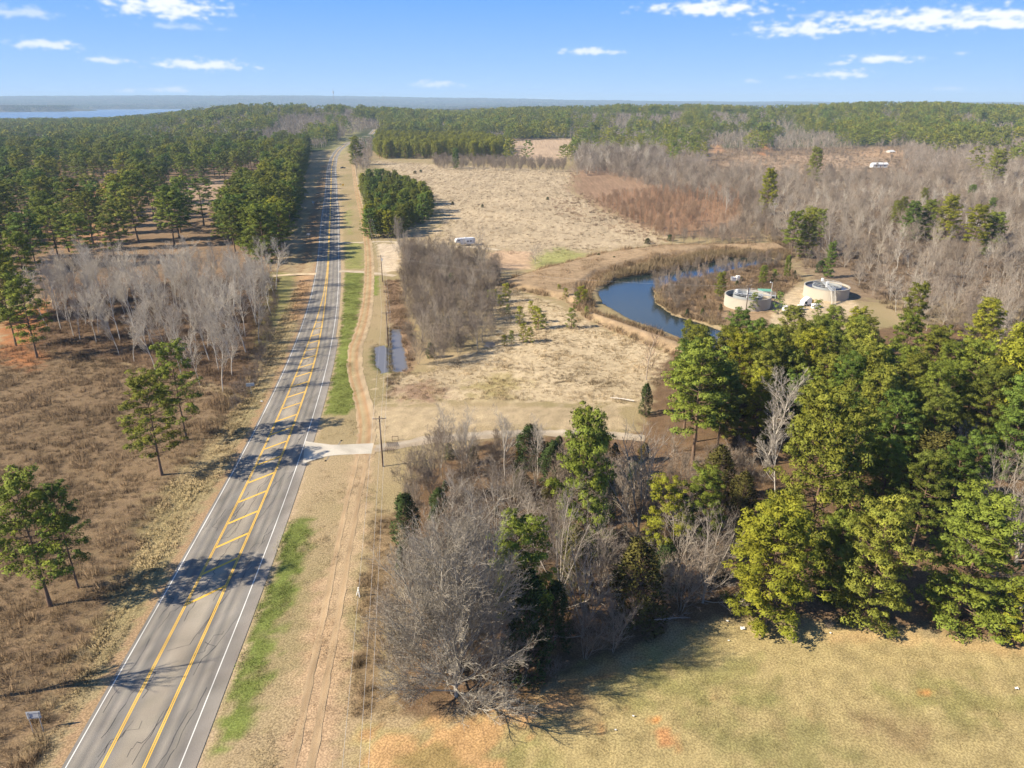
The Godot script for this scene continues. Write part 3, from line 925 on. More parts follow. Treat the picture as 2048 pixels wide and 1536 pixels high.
func raise(q: Dictionary, called: String, label: String, category: String, group: String) -> void:
	var m: Array = meshes[q.kind][q.v]
	var t := thing(called, label, category, Vector3(q.x, land(q.x, q.z) - 0.05, q.z), q.turn, group)
	var s: float = q.h / m[2]
	t.scale = Vector3(s * q.wide, s, s * q.wide)
	shared("trunk", m[0], t)
	shared("crown", m[1], t, tint_mat("needles" if q.kind.begins_with("pine") else ("sprays" if q.kind.begins_with("cedar") else "twigs"), q.tint, TINT_TWIG if not (q.kind.begins_with("pine") or q.kind.begins_with("cedar")) else TINT_PINE))


# names every tree of a zone by its place: rows from the camera outwards, counted from the left in each row
func settle(list: Array, most: int, called: Dictionary) -> Array:
	var seen := []; var rest := []
	for q in list:
		if in_view(q) or q.has("label"): seen.append(q)
		else: rest.append(q)
	seen.sort_custom(func(a, b): return a.h / Vector2(a.x, a.z).length() > b.h / Vector2(b.x, b.z).length())
	var keep := seen.slice(0, most)
	rest.append_array(seen.slice(most))
	var zones := {}
	for q in keep:
		if q.has("label"):
			raise(q, called[q.kind][0], q.label, called[q.kind][2], q.get("group", ""))
		else:
			if not zones.has(q.zone): zones[q.zone] = []
			zones[q.zone].append(q)
	for zn in zones:
		var a: Array = zones[zn]
		a.sort_custom(func(u, w): return Vector2(u.x, u.z).length() < Vector2(w.x, w.z).length())
		var per := clampi(int(ceil(sqrt(a.size()) * 1.15)), 4, 18)
		var row := 0
		while row * per < a.size():
			var line := a.slice(row * per, row * per + per)
			line.sort_custom(func(u, w): return u.x / -u.z < w.x / -w.z)
			for i in line.size():
				var q: Dictionary = line[i]
				var look: String = called[q.kind][1]
				var w := "%s, %s from left, %s row of %s" % [look, ORD[i], "nearest" if row == 0 else ORD[mini(row, 19)], zn]
				if a.size() <= per: w = "%s, %s from left of %s" % [look, ORD[i], zn]
				raise(q, called[q.kind][0], w, called[q.kind][2], zn)
			row += 1
	return rest


func as_stuff(called: String, label: String, list: Array, tints: Array) -> void:
	if list.is_empty(): return
	var by := {}
	for q in list:
		var k := "%s/%d" % [q.kind, q.v]
		if not by.has(k): by[k] = []
		by[k].append(q)
	var root := Node3D.new(); root.name = numbered(called); add_child(root)
	tag(root, label, "woods", "", "stuff")
	for k in by:
		var m: Array = meshes[by[k][0].kind][by[k][0].v]
		var spots := []
		for q in by[k]:
			var s: float = q.h / m[2]
			spots.append([Transform3D(Basis(Vector3.UP, q.turn).scaled(Vector3(s * q.wide, s, s * q.wide)), Vector3(q.x, land(q.x, q.z) - 0.05, q.z)), tints[q.tint % tints.size()]])
		if m[0]: multi("trunks", m[0], spots, root)
		multi("crowns", m[1], spots, root)


# ---------------------------------------------------------------- built things
func pole_parts(h: float, transformer: bool) -> Node3D:
	var t := Node3D.new()
	var wood := mat("wood", 0.9, 0.15); var metal := mat("steel", 0.5, 0.4)
	var p := MB.new(); p.rod(Vector3(0, -0.3, 0), Vector3(0, h, 0), 0.17, 0.11, 8, lin(0.10, 0.07, 0.052)); part("pole", p, wood, t)
	var a := MB.new(); a.box(Vector3(0, h - 0.45, 0.14), Vector3(2.5, 0.14, 0.11), lin(0.20, 0.165, 0.13)); part("crossarm", a, wood, t)
	for s in [-1.0, 1.0]:
		var b := MB.new(); b.rod(Vector3(s * 0.75, h - 0.5, 0.14), Vector3(0, h - 1.25, 0.14), 0.025, 0.025, 4, lin(0.30, 0.30, 0.30)); part("brace", b, metal, t)
	for x in [-1.15, 0.35, 1.15]:
		var i := MB.new()
		i.rod(Vector3(x, h - 0.38, 0.14), Vector3(x, h - 0.28, 0.14), 0.02, 0.02, 6, lin(0.3, 0.3, 0.3))
		i.rod(Vector3(x, h - 0.28, 0.14), Vector3(x, h - 0.12, 0.14), 0.07, 0.045, 8, lin(0.55, 0.55, 0.54))
		part("insulator", i, metal, t)
	if transformer:
		var c := MB.new()
		c.rod(Vector3(0.32, h - 2.3, 0), Vector3(0.32, h - 1.3, 0), 0.24, 0.24, 12, lin(0.50, 0.51, 0.51))
		c.rod(Vector3(0.32, h - 1.3, 0), Vector3(0.32, h - 1.22, 0), 0.2, 0.05, 12, lin(0.50, 0.51, 0.51))
		part("transformer", c, metal, t)
	return t


func wire(a: Vector3, b: Vector3, sag: float, mb: MB) -> void:
	var p := PackedVector3Array(); var r := PackedFloat32Array()
	for i in 17:
		var t := i / 16.0
		p.append(a.lerp(b, t) - Vector3(0, sag * 4.0 * t * (1.0 - t), 0)); r.append(0.013)
	mb.path(p, r, 4, lin(0.42, 0.42, 0.42))


func build_power_line() -> void:
	var spots := [[-18.4, -62.0, ""], [-24.8, -121.1, -35.4, -193.0, -50.5, -272.3, -71.6, -363.6, -95.1, -468.1, -113.6, -550.7, -147.4, -699.5]]
	var list := [Vector3(-13.0, 0, -40.0)]
	for i in range(0, spots[1].size(), 2): list.append(Vector3(spots[1][i], 0, spots[1][i + 1]))
	var labels := ["", "weathered utility pole standing beside the gravel drive and cattle guard", "utility pole standing in the flooded ditch by the bare thicket", "utility pole beside the short gravel drive and bare sand pad", "utility pole just before the dark roadside pine clump", "utility pole against the near edge of the dark pine clump", "utility pole at the middle of the dark pine clump's road side", "utility pole beyond the dark pine clump near the highway bend"]
	for i in range(1, list.size()):
		var p := pole_parts(10.6, i == 3)
		p.name = numbered("utility_pole"); add_child(p)
		p.position = list[i]
		p.rotation.y = atan2(list[i].x - list[i - 1].x, list[i].z - list[i - 1].z) + PI
		tag(p, labels[i], "utility pole", "utility poles along the dirt lane")
	var wl := ["outer wire of the power line, nearest the highway", "middle wire of the power line over the dirt lane", "outer wire of the power line, farthest from the highway"]
	var k := 0
	for x in [-1.15, 0.35, 1.15]:
		var mb := MB.new()
		for i in list.size() - 1:
			var dir: Vector3 = (list[i + 1] - list[i]).normalized()
			var s := Vector3(-dir.z, 0, dir.x)
			wire(list[i] + s * x + Vector3(0, 10.5, 0), list[i + 1] + s * x + Vector3(0, 10.5, 0), 0.9, mb)
		var w := part(numbered("power_wire"), mb, mat("cable", 0.6, 0.4), self)
		tag(w, wl[k], "wire", "wires of the roadside power line")
		k += 1
	var plant_pole := pole_parts(10.0, true)
	plant_pole.name = numbered("utility_pole"); add_child(plant_pole)
	plant_pole.position = Vector3(77.3, 0.0, -227.1)
	plant_pole.rotation.y = 0.6
	tag(plant_pole, "utility pole with grey transformer in front of the left treatment tank", "utility pole")
	var sv := MB.new()
	wire(list[3] + Vector3(0.4, 10.2, 0), plant_pole.position + Vector3(-0.6, 9.4, 0), 2.6, sv)
	tag(part(numbered("power_wire"), sv, mat("cable", 0.6, 0.4), self), "single service wire crossing the pond to the treatment plant", "wire")


func ring(mb: MB, at: Vector3, r0: float, r1: float, y0: float, y1: float, col: Color, n := 48, vary := 0.0) -> void:
	# a hoop with inner radius r0, outer r1, from y0 to y1
	for k in n:
		var a := TAU * k / n; var b := TAU * (k + 1) / n
		var da := Vector3(cos(a), 0, sin(a)); var db := Vector3(cos(b), 0, sin(b))
		var Y0 := Vector3(0, y0, 0); var Y1 := Vector3(0, y1, 0)
		var cc := col * (1.0 + vary * sin(k * 12.9898) )
		mb.tri(at + da * r1 + Y0, at + db * r1 + Y0, at + db * r1 + Y1, da, db, db, cc)
		mb.tri(at + da * r1 + Y0, at + db * r1 + Y1, at + da * r1 + Y1, da, db, da, cc)
		mb.tri(at + da * r0 + Y0, at + db * r0 + Y0, at + db * r0 + Y1, -da, -db, -db, cc)
		mb.tri(at + da * r0 + Y0, at + db * r0 + Y1, at + da * r0 + Y1, -da, -db, -da, cc)
		mb.quad(at + da * r0 + Y1, at + db * r0 + Y1, at + db * r1 + Y1, at + da * r1 + Y1, Vector3.UP, cc)


func disc(mb: MB, at: Vector3, r: float, col: Color, n := 48) -> void:
	for k in n:
		var a := TAU * k / n; var b := TAU * (k + 1) / n
		mb.tri(at, at + Vector3(cos(a), 0, sin(a)) * r, at + Vector3(cos(b), 0, sin(b)) * r, Vector3.UP, Vector3.UP, Vector3.UP, col)


func rail(mb: MB, a: Vector3, b: Vector3, posts: int, col: Color, h := 1.05) -> void:
	for y in [h * 0.5, h]:
		mb.rod(a + Vector3(0, y, 0), b + Vector3(0, y, 0), 0.035, 0.035, 4, col)
	for i in posts + 1:
		var q := a.lerp(b, float(i) / posts)
		mb.rod(q, q + Vector3(0, h, 0), 0.035, 0.035, 4, col)


func build_tank(at: Vector3, r: float, h: float, level: float, walk: float, stairs: bool, label: String) -> void:
	var t := thing("treatment_tank", label, "tank", at, 0.0, "round treatment tanks by the pond")
	var con := mat("concrete_wall", 0.8, 0.25); var steel := mat("steel", 0.5, 0.4)
	var w := MB.new(); ring(w, Vector3.ZERO, r - 0.3, r, -0.2, h, lin(0.40, 0.36, 0.295), 64, 0.08); part("wall", w, con, t)
	var c := MB.new(); ring(c, Vector3.ZERO, r - 0.36, r + 0.08, h + 0.003, h + 0.16, lin(0.36, 0.33, 0.28), 64); part("rim", c, con, t)
	var wa := MB.new(); disc(wa, Vector3(0, level, 0), r - 0.31, lin(0.055, 0.05, 0.045), 64); part("water", wa, mat("sludge", 0.25, 0.5), t)
	var ir := MB.new(); ring(ir, Vector3.ZERO, r * 0.60, r * 0.64, level - 0.2, h + 0.2, lin(0.27, 0.28, 0.28)); part("inner_ring", ir, steel, t)
	var fl := MB.new(); ring(fl, Vector3.ZERO, r * 0.50, r * 0.597, h - 0.5, h - 0.35, lin(0.16, 0.165, 0.165)); part("launder", fl, steel, t)
	var hr := MB.new()
	var n := 24
	for k in n:
		var a := Vector3(cos(TAU * k / n), 0, sin(TAU * k / n)) * r * 0.62 + Vector3(0, h + 0.2, 0)
		var b := Vector3(cos(TAU * (k + 1) / n), 0, sin(TAU * (k + 1) / n)) * r * 0.62 + Vector3(0, h + 0.2, 0)
		rail(hr, a, b, 1, lin(0.52, 0.54, 0.55))
	part("ring_railing", hr, steel, t)
	var dir := Vector3(cos(walk), 0, sin(walk)); var sd := Vector3(-sin(walk), 0, cos(walk))
	var d := MB.new()
	for s in [-1.0, 1.0]:
		d.rod(dir * (r + 1.2) + sd * s * 0.6 + Vector3(0, h + 0.3, 0), -dir * r * 0.62 + sd * s * 0.6 + Vector3(0, h + 0.3, 0), 0.1, 0.1, 4, lin(0.40, 0.41, 0.42))
	var steps := 26
	for i in steps:
		var q := dir * lerpf(r + 1.1, -r * 0.55, i / (steps - 1.0)) + Vector3(0, h + 0.36, 0)
		d.quad(q - sd * 0.6 - dir * 0.2, q + sd * 0.6 - dir * 0.2, q + sd * 0.6 + dir * 0.2, q - sd * 0.6 + dir * 0.2, Vector3.UP, lin(0.33, 0.34, 0.34))
	part("walkway", d, steel, t)
	for s in [-1.0, 1.0]:
		var rl := MB.new()
		rail(rl, dir * (r + 1.2) + sd * s * 0.62 + Vector3(0, h + 0.38, 0), -dir * r * 0.6 + sd * s * 0.62 + Vector3(0, h + 0.38, 0), 9, lin(0.40, 0.42, 0.43))
		part("walkway_railing", rl, steel, t)
	var m := MB.new()
	m.rod(Vector3(0, level - 0.3, 0), Vector3(0, h + 0.9, 0), 0.5, 0.5, 12, lin(0.42, 0.43, 0.44))
	m.box(Vector3(0, h + 1.2, 0), Vector3(0.9, 0.6, 0.7), lin(0.62, 0.62, 0.60))
	part("drive_motor", m, steel, t)
	var cab := MB.new(); cab.box(-dir * r * 0.5 + sd * 0.9 + Vector3(0, h + 1.4, 0), Vector3(0.7, 1.1, 0.7), lin(0.72, 0.72, 0.70)); part("control_cabinet", cab, steel, t)
	var foot := dir * (r + 1.2)
	if stairs:
		for s in [-1.0, 1.0]:
			var st := MB.new()
			var low: Vector3 = foot + dir * 3.6 + sd * s * 0.6
			st.rod(low, foot + sd * s * 0.6 + Vector3(0, h + 0.3, 0), 0.09, 0.09, 4, lin(0.45, 0.43, 0.38))
			st.rod(low + Vector3(0, 1.0, 0), foot + sd * s * 0.6 + Vector3(0, h + 1.35, 0), 0.05, 0.05, 4, lin(0.45, 0.43, 0.38))
			for i in 5:
				var q: Vector3 = low.lerp(foot + sd * s * 0.6 + Vector3(0, h + 0.3, 0), i / 4.0)
				st.rod(q, q + Vector3(0, 1.0, 0), 0.04, 0.04, 4, lin(0.45, 0.43, 0.38))
			part("stair_side", st, steel, t)
		for i in 16:
			var q := foot + dir * 3.6 * (1.0 - i / 16.0) + Vector3(0, (h + 0.3) * i / 16.0 + 0.1, 0)
			var sp := MB.new(); sp.box(q, Vector3(1.15, 0.05, 0.26), lin(0.34, 0.33, 0.30), -walk + PI / 2); part("tread", sp, steel, t)
	for s in [-1.0, 1.0]:
		var lg := MB.new(); lg.rod(foot + sd * s * 0.6 + Vector3(0, -0.1, 0), foot + sd * s * 0.6 + Vector3(0, h + 0.3, 0), 0.09, 0.09, 6, lin(0.42, 0.40, 0.36)); part("leg", lg, steel, t)


func house(called: String, label: String, cat: String, at: Vector3, size: Vector3, turn: float, wall: Color, roofc: Color, group := "", windows := true) -> void:
	var t := thing(called, label, cat, at, turn, group)
	var m := mat("painted", 0.75, 0.25)
	var h := size * 0.5
	var w := MB.new()
	w.box(Vector3(0, h.y - 0.1, 0), Vector3(size.x, size.y + 0.2, size.z), wall)
	var top := size.y + 0.002
	var rise := size.z * 0.24
	for s in [-1.0, 1.0]:
		w.tri(Vector3(s * h.x, top, -h.z), Vector3(s * h.x, top, h.z), Vector3(s * h.x, top + rise, 0), Vector3(s, 0, 0), Vector3(s, 0, 0), Vector3(s, 0, 0), wall)
	part("wall", w, m, t)
	var r := MB.new()
	for s in [-1.0, 1.0]:
		var nn := Vector3(0, h.z, s * rise).normalized()
		var e := Vector3(h.x + 0.35, 0, 0)
		var low := Vector3(0, top - 0.1, s * (h.z + 0.4)); var hi := Vector3(0, top + rise + 0.06, 0)
		r.quad(low - e, low + e, hi + e, hi - e, nn, roofc)
		r.quad(low - e - Vector3(0, 0.14, 0), low + e - Vector3(0, 0.14, 0), low + e, low - e, Vector3(0, 0, s), roofc * 0.9)
		r.quad(low - e - Vector3(0, 0.14, 0), low + e - Vector3(0, 0.14, 0), hi + e - Vector3(0, 0.14, 0), hi - e - Vector3(0, 0.14, 0), -nn, roofc * 0.9)
	part("roof", r, m, t)
	if windows:
		var nwin := maxi(2, int(size.x / 4.5))
		for i in nwin:
			var x := lerpf(-h.x + 1.4, h.x - 1.4, (i + 0.5) / nwin)
			var q := MB.new()
			if i == nwin / 2:
				q.box(Vector3(x, 1.05, h.z + 0.01), Vector3(0.95, 2.05, 0.08), lin(0.22, 0.12, 0.08)); part("door", q, m, t)
			else:
				q.box(Vector3(x, size.y * 0.6, h.z + 0.012), Vector3(1.1, 1.2, 0.06), lin(0.04, 0.045, 0.05)); part("window", q, mat("glass", 0.1, 0.5), t)
				var f := MB.new(); f.box(Vector3(x, size.y * 0.6 - 0.66, h.z + 0.04), Vector3(1.3, 0.08, 0.14), lin(0.7, 0.7, 0.68)); part("sill", f, m, t)


func wheel(parent: Node, at: Vector3, r: float) -> void:
	var w := Node3D.new(); w.name = "wheel"; parent.add_child(w, true); w.position = at
	var a := MB.new(); a.rod(Vector3(0, 0, -0.13), Vector3(0, 0, 0.13), r, r, 16, lin(0.02, 0.02, 0.02)); part("tyre", a, mat("rubber", 0.9, 0.2), w)
	var b := MB.new(); b.rod(Vector3(0, 0, -0.14), Vector3(0, 0, 0.14), r * 0.55, r * 0.55, 12, lin(0.5, 0.5, 0.5)); part("rim", b, mat("steel", 0.5, 0.4), w)


func extrude(mb: MB, prof: Array, half: float, col: Color) -> void:
	# closed side outline in x, y pushed out to z = -half .. half, with slightly drawn-in edges
	var p := pts(prof)
	var t := Geometry2D.triangulate_polygon(p)
	for s in [-1.0, 1.0]:
		for i in range(0, t.size(), 3):
			var q := []
			for k in 3: q.append(Vector3(p[t[i + k]].x, p[t[i + k]].y, s * half))
			mb.tri(q[0], q[1], q[2], Vector3(0, 0, s), Vector3(0, 0, s), Vector3(0, 0, s), col)
	var ccw := 1.0 if not Geometry2D.is_polygon_clockwise(p) else -1.0
	for i in p.size():
		var a := p[i]; var b := p[(i + 1) % p.size()]
		var nn := Vector3(b.y - a.y, a.x - b.x, 0).normalized() * ccw
		mb.quad(Vector3(a.x, a.y, -half), Vector3(a.x, a.y, half), Vector3(b.x, b.y, half), Vector3(b.x, b.y, -half), nn, col)


func build_camper() -> void:
	var t := thing("camper_trailer", "white fifth-wheel camper trailer parked beyond the bare thicket", "trailer", Vector3(-23.0, 0.0, -348.6), 0.42)
	var gel := mat("gelcoat", 0.35, 0.5); var trim := mat("trim", 0.5, 0.4)
	var b := MB.new()
	extrude(b, [-5.0, 1.9, -2.6, 1.85, -2.4, 0.75, 4.8, 0.75, 4.9, 3.45, 4.6, 3.6, -3.6, 3.75, -4.7, 3.45, -5.05, 2.8], 1.25, lin(0.62, 0.62, 0.61))
	part("body", b, gel, t)
	var s := MB.new(); s.box(Vector3(1.6, 1.95, 1.45), Vector3(3.6, 1.9, 0.45), lin(0.58, 0.58, 0.57)); part("slide_out", s, gel, t)
	var g := MB.new(); g.box(Vector3(-0.4, 1.15, 1.27), Vector3(4.6, 0.35, 0.03), lin(0.16, 0.17, 0.20)); part("stripe", g, trim, t)
	for x in [0.9, 2.4]:
		var w := MB.new(); w.box(Vector3(x, 2.3, 1.685), Vector3(0.9, 0.6, 0.04), lin(0.03, 0.035, 0.04)); part("window", w, mat("glass", 0.1, 0.5), t)
	var w2 := MB.new(); w2.box(Vector3(-3.6, 2.8, 1.265), Vector3(0.9, 0.5, 0.04), lin(0.03, 0.035, 0.04)); part("window", w2, mat("glass", 0.1, 0.5), t)
	var d := MB.new(); d.box(Vector3(-1.4, 1.9, 1.27), Vector3(0.75, 1.9, 0.05), lin(0.70, 0.70, 0.68)); part("door", d, gel, t)
	var ac := MB.new(); ac.box(Vector3(0.2, 3.83, 0), Vector3(1.0, 0.32, 0.8), lin(0.70, 0.70, 0.68), 0.0, 0.1); part("air_conditioner", ac, gel, t)
	for x in [1.4, 2.3]:
		for z in [-1.1, 1.1]: wheel(t, Vector3(x, 0.38, z), 0.38)
	for z in [-0.6, 0.6]:
		var l := MB.new(); l.box(Vector3(-2.9, 0.9, z), Vector3(0.12, 1.9, 0.12), lin(0.1, 0.1, 0.1)); part("landing_leg", l, trim, t)


func build_pickup() -> void:
	var t := thing("pickup_truck", "dark pickup truck parked on the sandy drive at the highway bend", "truck", Vector3(-180.1, 0.0, -787.9), 0.35)
	var paint := mat("carpaint", 0.3, 0.5)
	var b := MB.new()
	extrude(b, [-2.8, 0.5, 2.8, 0.5, 2.8, 1.2, 0.7, 1.25, 0.3, 1.95, -1.0, 1.95, -1.55, 1.25, -2.75, 1.1], 0.98, lin(0.02, 0.028, 0.022))
	part("body", b, paint, t)
	for z in [-0.985, 0.985]:
		var w := MB.new(); w.box(Vector3(-0.35, 1.6, z), Vector3(1.3, 0.45, 0.03), lin(0.03, 0.035, 0.04)); part("window", w, mat("glass", 0.1, 0.5), t)
	for x in [-1.8, 1.8]:
		for z in [-0.85, 0.85]: wheel(t, Vector3(x, 0.4, z), 0.4)
	var p := MB.new(); p.box(Vector3(-2.82, 0.62, 0), Vector3(0.15, 0.22, 1.9), lin(0.25, 0.25, 0.25)); part("bumper", p, mat("steel", 0.5, 0.4), t)


func sign_board(called: String, label: String, at: Vector3, size: Vector2, low: float, turn: float, face: Color, posts: int, diamond := false) -> void:
	var t := thing(called, label, "sign", at, turn)
	var m := mat("signmetal", 0.45, 0.4)
	var b := MB.new()
	if diamond:
		var c := Vector3(0, low + size.y * 0.7, 0)
		for s in [-1.0, 1.0]:
			var r := size.x * 0.72
			b.quad(c + Vector3(-r, 0, s * 0.012), c + Vector3(0, r, s * 0.012), c + Vector3(r, 0, s * 0.012), c + Vector3(0, -r, s * 0.012), Vector3(0, 0, s), face)
	else:
		b.box(Vector3(0, low + size.y * 0.5, 0), Vector3(size.x, size.y, 0.03), face, 0.0, 0.006)
	part("board", b, m, t)
	if not diamond and size.x > 1.2:
		for y in [0.2, 0.8]:
			var s := MB.new(); s.box(Vector3(0, low + size.y * y, 0.035), Vector3(size.x * 0.94, 0.05, 0.03), face * 0.75, 0.0, 0.005); part("stiffener", s, m, t)
	for i in posts:
		var x: float = 0.0 if posts == 1 else (-0.36 + 0.72 * i) * size.x
		var p := MB.new(); p.rod(Vector3(x, -0.2, 0.07), Vector3(x, low + size.y * 0.9, 0.07), 0.04, 0.04, 6, lin(0.36, 0.36, 0.36)); part("post", p, m, t)


func build_small_things() -> void:
	sign_board("road_sign", "grey back of a road sign above the brush near the bottom left corner", Vector3(-52.8, 0.0, -59.4), Vector2(1.5, 1.0), 1.7, 0.1, lin(0.40, 0.41, 0.43), 2)
	sign_board("road_sign", "grey road sign on the left verge below the bare grey trees", Vector3(-62.8, 0.0, -158.3), Vector2(1.9, 0.9), 1.7, 0.25, lin(0.50, 0.52, 0.50), 1)
	sign_board("road_sign", "small pale sign in the shade of the roadside pines, nearer one", Vector3(-105.0, 0.0, -369.4), Vector2(1.5, 1.0), 1.5, 0.3, lin(0.55, 0.57, 0.57), 1)
	sign_board("road_sign", "small pale sign in the shade of the roadside pines, farther one", Vector3(-135.2, 0.0, -494.5), Vector2(1.5, 1.2), 1.5, 0.3, lin(0.55, 0.57, 0.57), 1)
	sign_board("warning_sign", "yellow diamond warning sign right of the highway among tree shadows", Vector3(-137.8, 0.0, -597.8), Vector2(1.5, 1.5), 1.8, 0.2, lin(0.75, 0.45, 0.02), 1, true)
	# white pipeline marker: two leaning pipes
	var t := thing("marker_post", "white two-legged marker post beside the dirt lane", "post", Vector3(-21.6, 0.0, -82.3))
	var k := 0
	for s in [[Vector3(0.12, -0.1, 0.1), Vector3(-0.02, 1.5, 0)], [Vector3(-0.42, 0.1, -0.25), Vector3(-0.04, 1.48, 0)]]:
		var m := MB.new(); m.rod(s[0], s[1], 0.07, 0.07, 8, lin(0.78, 0.77, 0.74)); part("leg", m, mat("painted", 0.75, 0.25), t)
	var cp := MB.new(); cp.rod(Vector3(-0.03, 1.45, 0), Vector3(-0.03, 1.62, 0), 0.1, 0.1, 8, lin(0.72, 0.71, 0.66)); part("cap", cp, mat("painted", 0.75, 0.25), t)
	# cattle guard
	var g := thing("cattle_guard", "rusty cattle guard with bent rails across the gravel drive", "cattle guard", Vector3(-24.7, 0.0, -129.4))
	var rust := mat("rust", 0.7, 0.3)
	for i in 6:
		var m := MB.new(); var x := -1.1 + i * 0.42
		m.path(PackedVector3Array([Vector3(x - 0.15, 0.1, 2.2), Vector3(x + 0.45, 0.3, 0.1), Vector3(x - 0.1, 0.12, -2.3)]), PackedFloat32Array([0.05, 0.05, 0.05]), 5, lin(0.10, 0.065, 0.05))
		part("rail", m, rust, g)
	for z in [2.7, -3.0]:
		var f := MB.new()
		var a := [Vector3(-0.1, 0.0, z), Vector3(-0.1, 0.95, z), Vector3(1.15, 0.95, z), Vector3(1.15, 0.0, z)]
		for i in 4: f.rod(a[i], a[(i + 1) % 4], 0.05, 0.05, 5, lin(0.11, 0.075, 0.055))
		part("end_frame", f, rust, g)
	# culvert under the apron
	var c := thing("culvert_pipe", "dark culvert pipe under the driveway apron", "pipe", Vector3(-35.9, 0.0, -127.8))
	var cm := MB.new()
	var z0 := 4.6
	cm.rod(Vector3(0.6, -0.22, -z0), Vector3(-0.5, -0.22, z0), 0.25, 0.25, 16, lin(0.16, 0.15, 0.14), false)
	part("pipe", cm, mat("rust", 0.7, 0.3), c)
	for s in [-1.0, 1.0]:
		var o := MB.new(); o.rod(Vector3(0.6 if s < 0 else -0.5, -0.06, s * (z0 + 0.02)), Vector3(0.6 if s < 0 else -0.5, -0.06, s * (z0 - 0.3)), 0.21, 0.2, 14, lin(0.012, 0.011, 0.01)); part("opening", o, rust, c)
	# litter
	var lit := [[1484,1258, 0.75, "largest white scrap beside the yellow-green pine's foot"], [1457,1283, 0.3, "small white scrap on the grass left of the yellow-green pine"], [1455,1244, 0.4, "pale scrap at the shaded grove edge near the yellow-green pine"], [2031,1378, 0.5, "white scrap on the mown grass at the right edge"], [1266,1434, 0.3, "white scrap on the grass above the orange clay patch"], [1230,1462, 0.25, "small white scrap left of the orange clay patch"], [523,804, 0.7, "white bag on the left verge beside the highway"], [1660,1268, 0.28, "tiny white scrap along the pine front"]]
	var lp = [[30.6, -75.7, 28.1, -73.4, 29.0, -77.1, 60.1, -65.3, 13.8, -61.2, 11.5, -59.3, -58.5, -152.7, 41.9, -74.8]][0]
	for i in lit.size():
		var r := RandomNumberGenerator.new(); r.seed = 40 + i
		var mb := MB.new(); var s: float = lit[i][2] * 0.75
		var q := []
		for j in 3:
			for jj in 3: q.append(Vector3((jj - 1) * s * 0.5 + r.randf_range(-0.1, 0.1) * s, 0.16 + r.randf() * 0.3 * s, (j - 1) * s * 0.4 + r.randf_range(-0.1, 0.1) * s))
		for j in 2:
			for jj in 2:
				var a: Vector3 = q[j * 3 + jj]; var b: Vector3 = q[j * 3 + jj + 1]; var d: Vector3 = q[j * 3 + jj + 4]; var e: Vector3 = q[j * 3 + jj + 3]
				mb.quad(a, b, d, e, (b - a).cross(e - a).normalized() * -1.0, lin(0.76, 0.75, 0.72))
		var o := part(numbered("litter_scrap"), mb, mat("paper", 0.8, 0.2), self)
		o.position = Vector3(lp[i * 2], 0, lp[i * 2 + 1])
		tag(o, lit[i][3], "litter", "scraps of litter")


